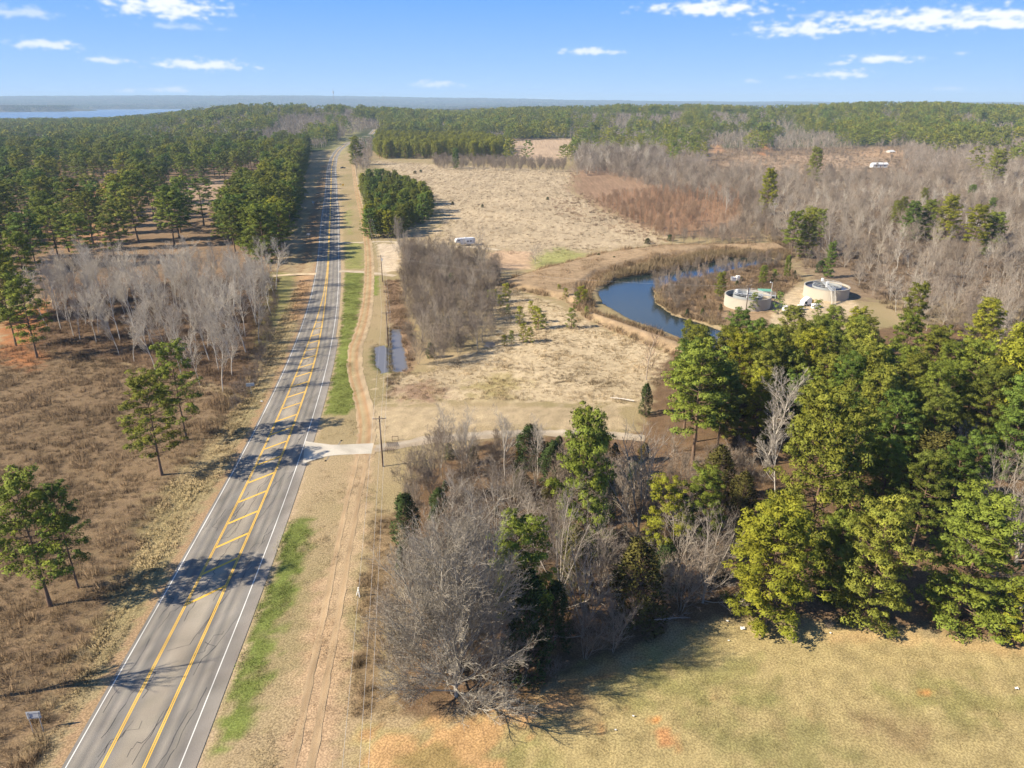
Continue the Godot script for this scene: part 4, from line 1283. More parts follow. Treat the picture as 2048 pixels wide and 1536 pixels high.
func build_plant() -> void:
	build_tank(Vector3(81.0, 0.0, -237.8), 7.7, 3.7, 2.3, 0.25, false, "open round treatment tank with dark water, left one beside the pond")
	build_tank(Vector3(113.4, 0.0, -250.7), 7.7, 3.7, 3.3, 1.75, true, "cream round treatment tank with stairs, right one beside the bare woods")
	# green-roofed shed
	var s := thing("open_shed", "small shed with a green metal roof behind the left tank", "shed", Vector3(90.2, 0.0, -247.6), -0.15)
	var m := mat("painted", 0.75, 0.25)
	var r := MB.new()
	r.box(Vector3(0, 2.95, 0), Vector3(4.6, 0.14, 3.6), lin(0.12, 0.30, 0.22)); part("roof", r, m, s)
	for i in 9:
		var rb := MB.new(); rb.box(Vector3(-2.2 + i * 0.55, 3.045, 0), Vector3(0.05, 0.05, 3.6), lin(0.12, 0.30, 0.22), 0.0, 0.005); part("roof_rib", rb, m, s)
	var bw := MB.new(); bw.box(Vector3(0, 1.4, -1.5), Vector3(4.2, 2.9, 0.1), lin(0.35, 0.30, 0.24)); part("back_wall", bw, m, s)
	for x in [-2.1, 2.1]:
		for z in [-1.4, 1.5]:
			var p := MB.new(); p.box(Vector3(x, 1.43, z), Vector3(0.14, 2.88, 0.14), lin(0.30, 0.25, 0.20)); part("post", p, m, s)
	# lamp post
	var l := thing("lamp_post", "tall grey lamp post right of the left treatment tank", "lamp post", Vector3(87.1, 0.0, -233.3))
	var lm := MB.new(); lm.rod(Vector3(0, -0.2, 0), Vector3(0.1, 9.2, 0), 0.16, 0.10, 8, lin(0.42, 0.40, 0.37)); part("post", lm, mat("wood", 0.9, 0.15), l)
	var la := MB.new(); la.rod(Vector3(0.1, 9.0, 0), Vector3(-0.5, 9.35, 0), 0.05, 0.05, 5, lin(0.4, 0.4, 0.4)); part("arm", la, mat("steel", 0.5, 0.4), l)
	var lh := MB.new(); lh.rod(Vector3(-0.55, 9.1, 0), Vector3(-0.55, 9.45, 0), 0.28, 0.1, 10, lin(0.62, 0.63, 0.62)); part("lamp_head", lh, mat("steel", 0.5, 0.4), l)
	# sludge machine: white hood on a trailer with a yellow end
	var t := thing("pump_trailer", "white hooded pump trailer with a yellow end in the plant yard", "trailer", Vector3(101.4, 0.0, -237.7), 0.25)
	var h := MB.new(); extrude(h, [-1.8, 0.6, 1.3, 0.6, 1.3, 2.3, 1.0, 2.9, 0.3, 3.1, -0.5, 2.7, -1.6, 1.7], 1.1, lin(0.74, 0.73, 0.69)); part("hood", h, mat("gelcoat", 0.35, 0.5), t)
	var y := MB.new(); y.box(Vector3(1.75, 1.3, 0), Vector3(0.85, 1.5, 1.8), lin(0.62, 0.38, 0.02)); part("yellow_end", y, m, t)
	var gr := MB.new(); gr.box(Vector3(-0.9, 1.3, 1.115), Vector3(0.9, 0.9, 0.04), lin(0.05, 0.06, 0.06)); part("grille", gr, m, t)
	var ch := MB.new(); ch.box(Vector3(0, 0.5, 0), Vector3(4.4, 0.18, 1.6), lin(0.25, 0.25, 0.24)); part("chassis", ch, mat("steel", 0.5, 0.4), t)
	for x in [-0.5, 0.5]:
		for z in [-1.0, 1.0]: wheel(t, Vector3(x, 0.36, z), 0.36)
	var bx := [[Vector3(103.4, 0.0, -234.5), Vector3(2.6, 1.3, 1.5), "white equipment box beside the pump trailer"], [Vector3(97.2, 0.0, -232.0), Vector3(1.8, 1.6, 1.2), "pale equipment box nearest the pine tops in the plant yard"], [Vector3(91.9, 0.0, -231.4), Vector3(1.5, 1.4, 1.2), "white equipment cabinet behind the lamp post"], [Vector3(86.7, 0.0, -274.0), Vector3(1.6, 1.4, 1.3), "left white box on the pond bank behind the left tank"], [Vector3(88.5, 0.0, -274.0), Vector3(1.3, 1.9, 1.2), "right white box on the pond bank behind the left tank"]]
	for q in bx:
		var e := thing("equipment_box", q[2], "box", Vector3(q[0][0], 0, q[0][2]) if q[0] is Array else q[0], 0.2, "white boxes of the treatment plant")
		var eb := MB.new(); eb.box(Vector3(0, q[1].y * 0.5 + 0.1, 0), q[1], lin(0.74, 0.73, 0.70), 0.0, 0.04); part("cabinet", eb, m, e)
		var el := MB.new(); el.box(Vector3(0, q[1].y + 0.15, 0), Vector3(q[1].x + 0.12, 0.08, q[1].z + 0.12), lin(0.66, 0.66, 0.64)); part("lid", el, m, e)
		var ef := MB.new(); ef.box(Vector3(0, 0.06, 0), Vector3(q[1].x + 0.2, 0.2, q[1].z + 0.2), lin(0.40, 0.38, 0.35)); part("plinth", ef, m, e)


func build_far_things() -> void:
	var white := lin(0.55, 0.55, 0.53); var tin := lin(0.55, 0.56, 0.57)
	house("house", "long white mobile home in the clearing among the right-hand woods", "house", Vector3(396.6, 0.0, -800.5), Vector3(17, 3.6, 6.5), 0.1, white, tin)
	house("house", "small white-roofed house at the clearing's far edge below pines", "house", Vector3(516.4, 0.0, -1018.8), Vector3(11, 3.2, 8), 0.5, lin(0.45, 0.42, 0.38), white)
	house("house", "pale roofed house among grey woods, left of the far pair", "house", Vector3(954.5, 0.0, -2284.0), Vector3(22, 4, 12), 0.1, white, tin)
	house("house", "pale roofed house among grey woods, right of the far pair", "house", Vector3(994.0, 0.0, -2100.0), Vector3(24, 4, 12), -0.1, white, tin)
	var xs := [128, 142, 152, 163, 185, 210, 214, 262, 267, 312, 322, 327, 341, 352, 365]
	for i in xs.size():
		var b: float = (xs[i] - 1024.0) / F_PX * cos(PITCH)
		var d := -9420.0 + (i * 37) % 90
		var x := -b * d
		house("lakeside_house", "tiny pale house on the far lake shore, %s from left" % ORD[i], "house", Vector3(x, maxf(land(x, d), -1.0), d), Vector3(14 + (i * 7) % 18, 7, 12), 0.2 * (i % 3), white * (0.8 + 0.2 * (i % 2)), lin(0.6, 0.59, 0.57) if i % 3 else lin(0.30, 0.28, 0.27), "houses on the far lake shore", false)
	var k := 0
	for q in [[668.0, 3000.0, 116.0, "tall thin radio mast above the forest ridge"], [766.5, 5200.0, 118.0, "shorter distant mast on the horizon right of the tall mast"]]:
		var b: float = (q[0] - 1024.0) / F_PX * cos(PITCH)
		var at := Vector3(b * q[1], land(b * q[1], -q[1]), -q[1])
		var t := thing("radio_mast", q[3], "mast", at)
		var h: float = q[2] - at.y
		var m := MB.new(); var lt := MB.new()
		var w := 0.9
		for c in 3:
			var a := TAU * c / 3.0
			m.rod(Vector3(cos(a) * w, -2, sin(a) * w), Vector3(cos(a) * w, h, sin(a) * w), 0.12, 0.12, 4, lin(0.35, 0.33, 0.33))
		for s in int(h / 3.0):
			for c in 3:
				var a := TAU * c / 3.0; var a2 := TAU * (c + 1) / 3.0
				lt.rod(Vector3(cos(a) * w, s * 3.0, sin(a) * w), Vector3(cos(a2) * w, s * 3.0 + 3.0, sin(a2) * w), 0.07, 0.07, 3, lin(0.35, 0.33, 0.33), false)
		part("leg_frame", m, mat("steel", 0.5, 0.4), t)
		part("lattice", lt, mat("steel", 0.5, 0.4), t)
		var an := MB.new(); an.rod(Vector3(0, h * 0.86, 0), Vector3(0, h * 0.93, 0), 1.9, 1.9, 10, lin(0.45, 0.45, 0.45)); part("antenna_ring", an, mat("steel", 0.5, 0.4), t)
		k += 1


# ---------------------------------------------------------------- woods
func build_meshes() -> void:
	meshes["pine_full"] = []; meshes["pine_tall"] = []; meshes["pine_open"] = []; meshes["pine_young"] = []; meshes["pine_far"] = []
	for i in 5: meshes["pine_full"].append(make_pine(100 + i, 18.0, 5.0, 0.03, 92, 70, 0.22, 0.34, 1.15) + [18.0])
	for i in 5: meshes["pine_tall"].append(make_pine(200 + i, 21.0, 4.9, 0.32, 54, 70, 0.24, 0.46, 1.1) + [21.0])
	for i in 3: meshes["pine_open"].append(make_pine(300 + i, 19.0, 4.9, 0.24, 46, 72, 0.22, 0.48, 1.1) + [19.0])
	for i in 3: meshes["pine_young"].append(make_pine(400 + i, 5.0, 1.5, 0.06, 24, 22, 0.19, 0.14, 1.3) + [5.0])
	for i in 3:
		var m := make_pine(500 + i, 20.0, 6.2, 0.2, 22, 22, 0.62, 0.5, 0.6)
		meshes["pine_far"].append([null, m[1], 20.0])
	meshes["cedar"] = []; meshes["cedar_dark"] = []
	for i in 3: meshes["cedar"].append(make_cedar(600 + i, 11.0, 3.2, 7000, 0.34, lin(0.085, 0.075, 0.022)) + [11.0])
	for i in 2: meshes["cedar_dark"].append(make_cedar(650 + i, 11.0, 3.0, 7000, 0.34, lin(0.045, 0.065, 0.022)) + [11.0])
	var hs := {"tall": 18.0, "broad": 18.0, "thicket": 8.0, "sapling": 8.0, "shrub": 2.4, "far": 15.0}
	var many := {"tall": 5, "broad": 4, "thicket": 4, "sapling": 3, "shrub": 3, "far": 3}
	for k in bare_styles:
		meshes[k] = []
		for i in many[k]:
			var m := make_bare(700 + i * 13 + k.length(), hs[k], bare_styles[k])
			meshes[k].append([m[0] if k != "far" else null, m[1], hs[k]] if k != "far" else [m[0], m[1], hs[k]])
	var bl := make_bare(907, 17.0, bare_styles["broad"].merged({"kids": [0, 18, 10, 8], "dome": 32, "low": 0.0, "tw": 0.016, "ratio": [0.6, 0.40, 0.5], "bark": Color(0.31, 0.285, 0.24), "twig": Color(0.31, 0.275, 0.225)}, true))
	meshes["hero"] = [[bl[0], bl[1], 17.0]]
	var so := make_bare(911, 17.0, bare_styles["tall"].merged({"kids": [9, 6, 5, 4], "thick": 0.021, "first": 0.4, "spread": [0.6, 0.6, 0.6], "ratio": [0.5, 0.52, 0.5]}, true))
	meshes["stout"] = [[so[0], so[1], 17.0]]


func plant_all() -> void:
	# --- pines one can point at
	var P := [
		[[34.0, -76.9, 17.4], "pine_full", 0, 1.12, 2, "bright yellow-green pine at the left end of the pine front by mown grass"],
		[[44.9, -82.2, 12.4], "pine_full", 1, 0.9, 0, "green pine set back between the two front pines by mown grass"],
		[[47.5, -77.2, 17.2], "pine_full", 2, 1.0, 3, "dense green pine in the middle of the pine front by mown grass"],
		[[59.9, -77.7, 18.0], "pine_full", 3, 1.12, 0, "broad layered pine at the right of the pine front by mown grass"],
		[[63.1, -74.0, 6.1], "pine_young", 0, 1.3, 0, "young pine on the mown grass edge, left of the corner pair"],
		[[65.1, -72.7, 8.2], "pine_young", 1, 1.4, 2, "young pine on the mown grass edge, right of the corner pair"],
		[[10.9, -92.1, 22.9], "pine_full", 4, 0.66, 0, "tall narrow bright green pine rising above bare trees beside the drive"],
		[[1.0, -71.8, 18.5], "pine_tall", 0, 0.9, 0, "round-topped bright green pine right behind the biggest bare tree"],
		[[28.0, -90.4, 15.2], "pine_tall", 1, 0.85, 0, "green pine between two dark cedars in the middle of the grove"],
		[[22.8, -89.8, 14.0], "pine_open", 0, 0.9, 2, "thin-crowned pine left of the grove's middle dark cedar"],
		[[46.2, -94.3, 25.2], "pine_full", 1, 0.85, 3, "very tall olive pine directly behind the yellow-green front pine"],
		[[49.0, -189.4, 8.5], "pine_full", 2, 0.8, 3, "lone pine standing at the pond's near tip"],
		[[35.1, -122.7, 22.6], "pine_tall", 2, 1.15, 0, "big pine at the grove's left edge beside the tan grass field"],
		[[56.0, -166.9, 17.2], "pine_tall", 3, 0.9, 1, "dark green pine at the grove's tip beside the pond"],
		[[98.8, -127.0, 24.8], "pine_full", 4, 1.05, 2, "yellowish pine at the right edge above the grey bare trees"],
		[[122.3, -176.0, 17.3], "pine_full", 0, 0.9, 2, "separate pine before the grey woods at the grove's far right"],
		[[111.9, -190.3, 18.0], "pine_tall", 4, 0.8, 3, "tall pine at the grove's back right of the treatment tank"],
		[[89.3, -176.0, 13.0], "pine_full", 3, 0.8, 0, "pine just in front of the right treatment tank"],
		[[-64.2, -80.4, 19.5], "pine_open", 1, 0.95, 0, "near pine with dense crown in the brush field, front left"],
		[[-62.5, -84.3, 15.8], "pine_open", 2, 0.72, 1, "slim dark pine right beside the front left pine"],
		[[-65.7, -117.7, 18.9], "pine_open", 0, 1.05, 3, "crooked open pine leaning over the left verge of the highway"],
		[[-67.5, -132.6, 19.8], "pine_open", 2, 0.85, 0, "slim pine just behind the crooked roadside pine"],
		[[-130.0, -183.5, 21.3], "pine_open", 1, 1.0, 0, "pine with long bare trunk on orange soil at the left edge"],
		[[-142.6, -193.9, 21.4], "pine_tall", 1, 0.9, 3, "pine left of the long-trunked pine on orange soil"],
		[[-162.9, -220.2, 25.6], "pine_full", 2, 0.95, 2, "yellow-tipped dense pine at the left edge before the woodland"],
		[[-164.3, -235.2, 23.8], "pine_tall", 3, 1.0, 0, "large pine touching the left end of the grey bare trees"],
		[[124.9, -316.2, 19.8], "pine_tall", 0, 1.0, 0, "left pine of the green trio at the pond's far corner"],
		[[132.5, -319.6, 20.2], "pine_full", 1, 0.8, 3, "middle pine of the green trio at the pond's far corner"],
		[[144.5, -337.2, 17.7], "pine_tall", 2, 0.9, 0, "right pine of the green trio at the pond's far corner"],
		[[126.0, -279.1, 13.3], "pine_full", 3, 0.62, 1, "pointed lone pine right behind the right treatment tank"],
		[[159.2, -454.7, 25.7], "pine_full", 4, 0.75, 2, "tall lone pine among grey woods behind the pond"],
		[[200.2, -360.8, 18.3], "pine_full", 0, 0.9, 1, "left pine of the dark clump amid the grey woods at right"],
		[[210.1, -363.6, 18.4], "pine_full", 1, 0.9, 0, "middle pine of the dark clump amid the grey woods at right"],
		[[216.3, -358.0, 21.3], "pine_full", 2, 1.0, 2, "right pine of the dark clump amid the grey woods at right"],
		[[207.1, -319.6, 21.5], "pine_tall", 3, 1.1, 2, "left of two broad pines in the grey woods near the right edge"],
		[[217.1, -322.9, 18.4], "pine_full", 4, 1.0, 0, "right of two broad pines in the grey woods near the right edge"],
		[[269.0, -657.7, 26.4], "pine_full", 3, 0.9, 3, "dark pine at the far clearing's edge, left of the white mobile home"],
		[[419.3, -640.7, 25.8], "pine_full", 2, 1.1, 3, "round pine standing alone in far grey woods near the right edge"],
		[[-59.7, -787.9, 19.3], "pine_full", 1, 0.8, 1, "dark pine rising from hedge across the far field"],
		[[-144.9, -998.7, 18.4], "pine_full", 0, 0.8, 2, "yellowish pine alone before the far pine plantation"],
		[[-175.6, -833.8, 28.2], "pine_full", 2, 1.0, 3, "round pine at the highway bend, right side"],
		[[74.7, -248.6, 8.6], "pine_full", 3, 0.9, 3, "bushy pine on the bank left of the left treatment tank"],
		[[96.7, -269.0, 6.8], "pine_full", 4, 0.9, 0, "small bushy pine on the bank behind the left tank"],
		[[101.5, -270.7, 4.9], "pine_young", 0, 1.0, 0, "small pine between the two tanks, back bank"],
		[[109.9, -280.0, 8.4], "pine_full", 0, 0.6, 0, "slender pine on the bank left of the right tank"],
		[[81.0, -230.8, 5.8], "pine_young", 2, 0.9, 0, "young pine in front of the left treatment tank"],
		[[88.1, -227.1, 6.8], "pine_young", 1, 0.9, 1, "young pine right of the lamp post in the plant"],
		[[97.9, -220.2, 6.1], "pine_young", 0, 1.0, 0, "pine top in the plant yard beside the equipment boxes"],
	]
	for q in P:
		put(pines, q[1], q[0][0], q[0][1], q[0][2], "", {"v": q[2], "wide": q[3], "tint": q[4], "label": q[5]})
	# young pines dotted over the tan field
	var yp := [-10.7, -250.7, -7.4, -237.1, -4.1, -233.9, -2.1, -242.4, -1.3, -227.1, -6.0, -245.1, 7.3, -216.8, 9.6, -210.4, 8.1, -210.9, -2.2, -193.9, -0.1, -196.1, 3.2, -197.1, 5.2, -196.6, 18.4, -210.9, 17.3, -255.1, 19.1, -246.5, 22.0, -234.5, 25.5, -241.0, 23.7, -238.4, 24.4, -224.8, 6.3, -229.0, 2.5, -215.7]
	for i in range(0, yp.size(), 2):
		put(pines, "pine_young", yp[i], yp[i + 1], [3.6, 5.2, 4.4, 6.0, 3.0][i / 2 % 5], "young pines on tan field", {"tint": [2, 0, 2][i / 2 % 3]})
	# --- bare trees one can point at
	var B := [
		[[-6.6, -64.3, 21.0], "hero", 0, 0.9, "biggest bare tree with wide crown at the grove's front left corner"],
		[[9.2, -74.1, 12.8], "broad", 0, 0.9, "bare tree between the biggest bare tree and the brown cedar"],
		[[6.6, -79.0, 16.6], "broad", 1, 0.8, "pinkish bare tree behind the round-topped green pine"],
		[[19.8, -95.0, 18.4], "broad", 2, 1.0, "bushy bare tree right of the tall narrow bright pine"],
		[[26.7, -81.1, 13.8], "broad", 3, 0.9, "bare tree leaning right beside the yellow-green front pine"],
		[[-2.7, -93.7, 12.9], "broad", 0, 1.1, "rounded bare tree in the middle of the left grove"],
		[[-10.4, -97.1, 11.0], "tall", 1, 0.9, "pale grey bare tree near the grove's left edge"],
		[[-13.6, -120.7, 11.4], "tall", 2, 1.0, "bare tree at the grove's far left corner by the drive"],
		[[-8.2, -115.8, 12.4], "tall", 0, 0.9, "second bare tree along the drive from the utility pole"],
		[[-1.3, -116.8, 12.8], "tall", 3, 0.9, "third bare tree along the drive from the utility pole"],
		[[4.8, -117.7, 11.5], "tall", 4, 0.9, "fourth bare tree along the drive from the utility pole"],
		[[48.7, -121.7, 17.8], "tall", 0, 1.2, "whitish bare tree in front of the dense pines, left side"],
		[[45.3, -106.2, 14.1], "tall", 1, 1.1, "lower whitish bare tree below the one before the dense pines"],
		[[82.6, -117.7, 10.3], "broad", 3, 0.8, "small whitish bare tree among pines near the olive cedar"],
		[[69.7, -79.0, 18.8], "broad", 2, 1.0, "large bare tree filling the right edge beside the pine front"],
		[[76.1, -89.8, 16.2], "broad", 2, 1.1, "grey bare tree at the right edge above the corner bare tree"],
		[[69.0, -83.9, 14.1], "broad", 3, 0.9, "grey bare tree squeezed between the layered pine and right edge"],
		[[75.6, -96.4, 14.8], "broad", 1, 0.8, "twisted pale bare tree above the broad layered pine"],
		[[33.8, -166.9, 12.5], "sapling", 0, 1.6, "white leafless tree on the grass left of the pond's tip"],
		[[49.7, -163.5, 13.2], "tall", 2, 0.8, "whitish bare tree beside the lone pine at the pond's tip"],
		[[-13.2, -298.6, 14.7], "broad", 0, 0.9, "dark bare tree right in front of the camper"],
		[[10.0, -305.6, 8.2], "broad", 1, 0.9, "round bare bush-like tree by the green patch near the camper"],
		[[-52.3, -331.1, 15.0], "broad", 2, 0.9, "bare tree at the far end of the bare thicket, beside dark pines"],
		[[140.4, -314.1, 19.7], "broad", 3, 1.1, "white spreading bare tree behind the green trio by the pond"],
		[[127.2, -430.1, 17.4], "tall", 3, 0.9, "whitish bare tree standing on the pond's far brush"],
	]
	for q in B:
		put(bares, q[1], q[0][0], q[0][1], q[0][2], "", {"v": q[2], "wide": q[3], "tint": 0, "label": q[4]})
	put(bares, "stout", -64.0, -63.2, 17.0, "", {"v": 0, "wide": 1.0, "tint": 0})
	# --- cedars
	var C := [
		[[16.2, -75.7, 14.1], "cedar", 0, 0.95, "big brown-olive cedar at the grove's shaded front edge"],
		[[21.8, -83.3, 8.4], "cedar_dark", 1, 1.0, "dark cedar behind the big brown-olive cedar"],
		[[1.7, -67.4, 15.9], "cedar_dark", 0, 0.75, "dark green cedar hidden right of the biggest bare tree"],
		[[5.4, -72.6, 10.3], "cedar_dark", 1, 0.8, "second dark green cedar in the shade right of the biggest bare tree"],
		[[-16.5, -94.7, 9.7], "cedar_dark", 0, 0.9, "narrow dark cedar at the grove's left edge"],
		[[-16.1, -87.3, 5.2], "cedar_dark", 1, 0.8, "small dark cedar tuft left of the biggest bare tree's top"],
		[[37.8, -101.5, 9.7], "cedar", 1, 1.0, "olive cedar left of the very tall olive pine"],
		[[35.3, -107.0, 11.6], "cedar", 2, 1.0, "olive cedar behind the grove's middle pine"],
		[[69.9, -103.8, 16.1], "cedar", 0, 1.2, "broad golden-olive cedar in the middle of the right grove"],
		[[77.5, -108.7, 9.8], "cedar", 1, 0.9, "smaller olive cedar right of the broad golden-olive cedar"],
		[[15.6, -102.3, 8.5], "cedar_dark", 0, 1.0, "dark cedar at the foot of the tall narrow bright pine"],
		[[8.9, -82.7, 10.8], "cedar", 2, 0.9, "olive cedar below the tall narrow bright pine"],
		[[3.5, -120.7, 9.2], "cedar_dark", 1, 1.3, "dark evergreen bush along the drive behind bare trees"],
		[[7.5, -114.9, 8.7], "cedar_dark", 0, 1.2, "dark evergreen beside the drive left of the tall narrow pine"],
		[[-12.1, -102.3, 6.2], "cedar_dark", 1, 1.1, "dark evergreen low among the grove's left bare trees"],
		[[29.8, -145.3, 7.8], "cedar_dark", 0, 0.7, "pointed dark cedar at the grove's edge by the fallen pale log"],
		[[-22.2, -183.5, 4.6], "cedar_dark", 1, 1.1, "dark evergreen at the near end of the bare thicket"],
		[[-15.6, -193.0, 4.5], "cedar_dark", 0, 1.1, "dark evergreen in the middle of the thicket's near end"],
		[[-6.7, -275.7, 6.0], "cedar_dark", 1, 1.6, "dark evergreen bush at the thicket's corner facing the camper"],
		[[-22.2, -259.6, 6.6], "cedar_dark", 0, 1.3, "dark evergreen in the heart of the bare thicket"],
		[[127.0, -289.0, 5.2], "cedar_dark", 0, 1.6, "low dark evergreen behind the right tank, left side"],
	]
	for q in C:
		put(others, q[1], q[0][0], q[0][1], q[0][2], "", {"v": q[2] % meshes[q[1]].size(), "wide": q[3], "label": q[4], "tint": 0})
	# --- shrubs on the open field
	var sb := [39.0, -318.4, 45.2, -313.0, 67.1, -352.6, 80.0, -360.8, 25.6, -524.0, -65.9, -472.7, -115.8, -730.3, -91.4, -741.2, -95.4, -725.0, -40.7, -497.1, -19.7, -484.6]
	for i in range(0, sb.size(), 2):
		put(others, "cedar_dark" if i / 2 % 3 != 2 else "cedar", sb[i], sb[i + 1], [2.2, 2.0, 3.0, 3.4, 2.4][i / 2 % 5], "low bushes on far tan field", {"wide": 1.9})
	# --- scattered stands
	scatter(others, ["cedar_dark", "cedar"], [-14.7, -111.3, -10.1, -122.7, 21.8, -121.7, 24.3, -108.7, 31.5, -102.3, 28.4, -83.9, 17.3, -77.5, 4.2, -71.8, -1.5, -71.8, -1.9, -93.7], 7.5, [4.5, 8.0], "dark evergreens inside left grove")
	scatter(pines, ["pine_full", "pine_tall", "pine_full"], [34.8, -145.3, 46.4, -162.8, 60.6, -168.7, 72.9, -167.6, 85.3, -166.9, 104.8, -157.0, 122.7, -145.3, 107.7, -121.7, 86.8, -115.8, 69.7, -95.7, 59.3, -91.1, 55.3, -99.3, 53.5, -107.0, 56.6, -132.6, 39.1, -117.7], 5.3, [13, 19], "dense stand behind mown grass", {"wide": 0.86}, 0.12)
	scatter(pines, ["pine_full", "pine_tall"], [61.6, -176.0, 75.8, -190.3, 95.6, -190.3, 97.2, -176.0, 74.0, -170.5], 6.0, [10, 13], "lower pines facing the tanks")
	scatter(pines, ["pine_full", "pine_tall", "pine_tall"], [-100.9, -303.6, -114.8, -308.7, -150.3, -360.8, -171.2, -446.2, -203.1, -580.2, -255.9, -820.2, -312.1, -1072.5, -292.0, -1072.5, -202.6, -714.6, -154.1, -524.0, -125.4, -411.5, -106.9, -337.2], 7.6, [17, 24], "dense belt left of highway", {"wide": 1.15})
	scatter(pines, ["pine_tall", "pine_open", "pine_tall"], [-253.4, -275.7, -373.3, -472.7, -727.1, -998.7, -344.3, -1107.5, -290.0, -1018.8, -269.6, -833.8, -199.4, -524.0, -158.5, -378.4, -164.9, -337.2, -186.3, -289.0, -194.2, -275.7], 14.5, [18, 26], "open woodland at left", {"wide": 1.3}, 0.42)
	scatter(pines, ["pine_full"], [-73.4, -366.5, -60.5, -369.4, -47.4, -438.0, -64.1, -524.0, -94.2, -616.6, -123.3, -632.4, -116.2, -570.0, -89.8, -450.4], 5.8, [7, 15], "dark clump right of highway")
	scatter(pines, ["pine_full"], [142.1, -430.1, 419.7, -570.0, 182.9, -220.2, 133.7, -194.8, 134.1, -245.1, 136.4, -275.7, 126.4, -303.6], 44.0, [10, 16], "scattered pines in grey woods")
	scatter(pines, ["pine_tall", "pine_full"], [-169.5, -925.7, -15.0, -925.7, -11.6, -1083.9, -53.1, -1242.0, -222.5, -1242.0], 8.5, [17, 20], "far plantation across the field", {"tint": 2})
	scatter(bares, ["broad", "thicket"], [-353.5, -741.2, -339.9, -833.8, -297.7, -1072.5, -355.6, -1305.3, -451.6, -1242.0, -456.8, -979.5], 9.0, [9, 14], "grey strip behind left woodland")
	scatter(bares, ["tall"], [-151.1, -217.4, -165.5, -263.4, -90.3, -271.5, -78.4, -225.9, -71.3, -186.0, -68.7, -153.9, -93.3, -171.2, -121.9, -194.8], 5.4, [12, 18], "grey trees left of highway", {"pale": true})
	scatter(bares, ["thicket", "thicket", "broad"], [-17.0, -111.3, -12.0, -121.7, 3.4, -119.7, 8.6, -111.3, 23.9, -111.3, 24.9, -107.0, 33.1, -105.4, 31.5, -87.3, 27.4, -80.1, 15.1, -72.2, 3.4, -66.0, -6.0, -62.6, -13.2, -66.0, -17.5, -93.7], 3.5, [5.5, 11], "bare growth in left grove")
	scatter(bares, ["thicket", "thicket", "broad"], [-52.3, -331.1, -16.2, -308.7, -4.7, -274.0, -5.2, -220.2, -5.7, -198.5, -12.9, -184.3, -19.1, -177.2, -24.7, -174.9, -32.4, -214.6, -43.8, -275.7], 3.6, [6.5, 10.5], "thicket beside the puddles")
	scatter(bares, ["thicket"], [28.5, -112.2, 44.1, -115.8, 48.2, -93.7, 58.7, -89.8, 85.1, -95.0, 75.7, -81.7, 57.2, -80.1, 37.7, -81.7, 32.6, -91.1], 6.5, [5, 9], "bare growth under pine front")
	scatter(bares, ["thicket", "broad", "broad", "tall"], [139.1, -430.1, 191.0, -518.4, 302.7, -570.0, 431.8, -587.1, 160.7, -190.3, 125.9, -181.9, 127.6, -232.0, 130.8, -263.4, 143.5, -298.6, 123.3, -295.6, 139.2, -363.6], 6.2, [6, 11.5], "grey woods right of tanks", {"patchy": true}, 0.16)
	scatter(bares, ["broad", "thicket"], [88.4, -741.2, 229.0, -741.2, 356.4, -675.7, 612.5, -769.8, 458.7, -570.0, 294.5, -553.8, 148.8, -472.7, 117.3, -524.0], 7.0, [6, 12], "far grey woods behind pond", {"patchy": true}, 0.2)
	scatter(bares, ["sapling", "thicket", "sapling"], [57.4, -502.3, 127.9, -573.4, 174.9, -560.2, 133.1, -430.1, 80.1, -355.3, 67.5, -430.1], 3.6, [4.5, 9], "reddish saplings beyond the pond", {"tint": 4})
	scatter(bares, ["broad", "thicket", "sapling"], [160.5, -524.0, 188.2, -553.8, 141.3, -369.4, 103.8, -355.3, 136.1, -430.1], 4.6, [5, 10], "grey brush behind the pond")
	scatter(bares, ["sapling", "thicket"], [77.2, -347.3, 104.8, -378.4, 149.8, -378.4, 128.2, -314.1, 133.7, -355.3, 104.1, -347.3], 4.0, [5, 8], "grey saplings behind pond bank", {"tint": 0})
	scatter(bares, ["thicket"], [-80.8, -775.7, 51.9, -735.7, 58.5, -833.8, -92.6, -893.0], 8.0, [8, 11], "hedge across the far field")
	scatter(bares, ["tall", "thicket", "broad"], [60.2, -704.5, 159.4, -769.8, 195.9, -951.8, 89.5, -979.5], 7.5, [10, 19], "tall stand right of far field")
	scatter(bares, ["thicket", "sapling"], [51.1, -245.1, 54.1, -271.5, 61.6, -281.8, 78.4, -292.8, 99.2, -306.7, 118.5, -311.9, 113.8, -298.6, 98.1, -289.0, 77.5, -265.8, 63.1, -245.1, 54.8, -230.8], 3.0, [3.5, 6.5], "brush on pond's inner bank")
	scatter(bares, ["thicket", "broad"], [-17.3, -121.7, -14.6, -129.2, -2.5, -130.8, 3.7, -130.3, 3.5, -120.7, -2.3, -120.1], 3.6, [2.8, 5.6], "bare growth along the drive")
	scatter(bares, ["thicket", "thicket", "broad"], [33.3, -132.6, 45.6, -127.0, 46.9, -107.9, 37.0, -107.0, 30.0, -114.9], 3.9, [3.5, 7.5], "bare growth beside drive end")
	scatter(bares, ["sapling", "thicket"], [182.3, -714.6, 308.7, -1107.5, 563.8, -1083.9, 392.2, -741.2, 327.7, -714.6, 249.4, -685.0], 17.0, [4, 9], "sparse growth of far clearing")
	scatter(pines, ["pine_young", "pine_full"], [188.8, -741.2, 338.4, -1107.5, 552.3, -1061.3, 392.2, -741.2, 259.8, -714.6], 30.0, [5, 10], "sparse pines of far clearing")
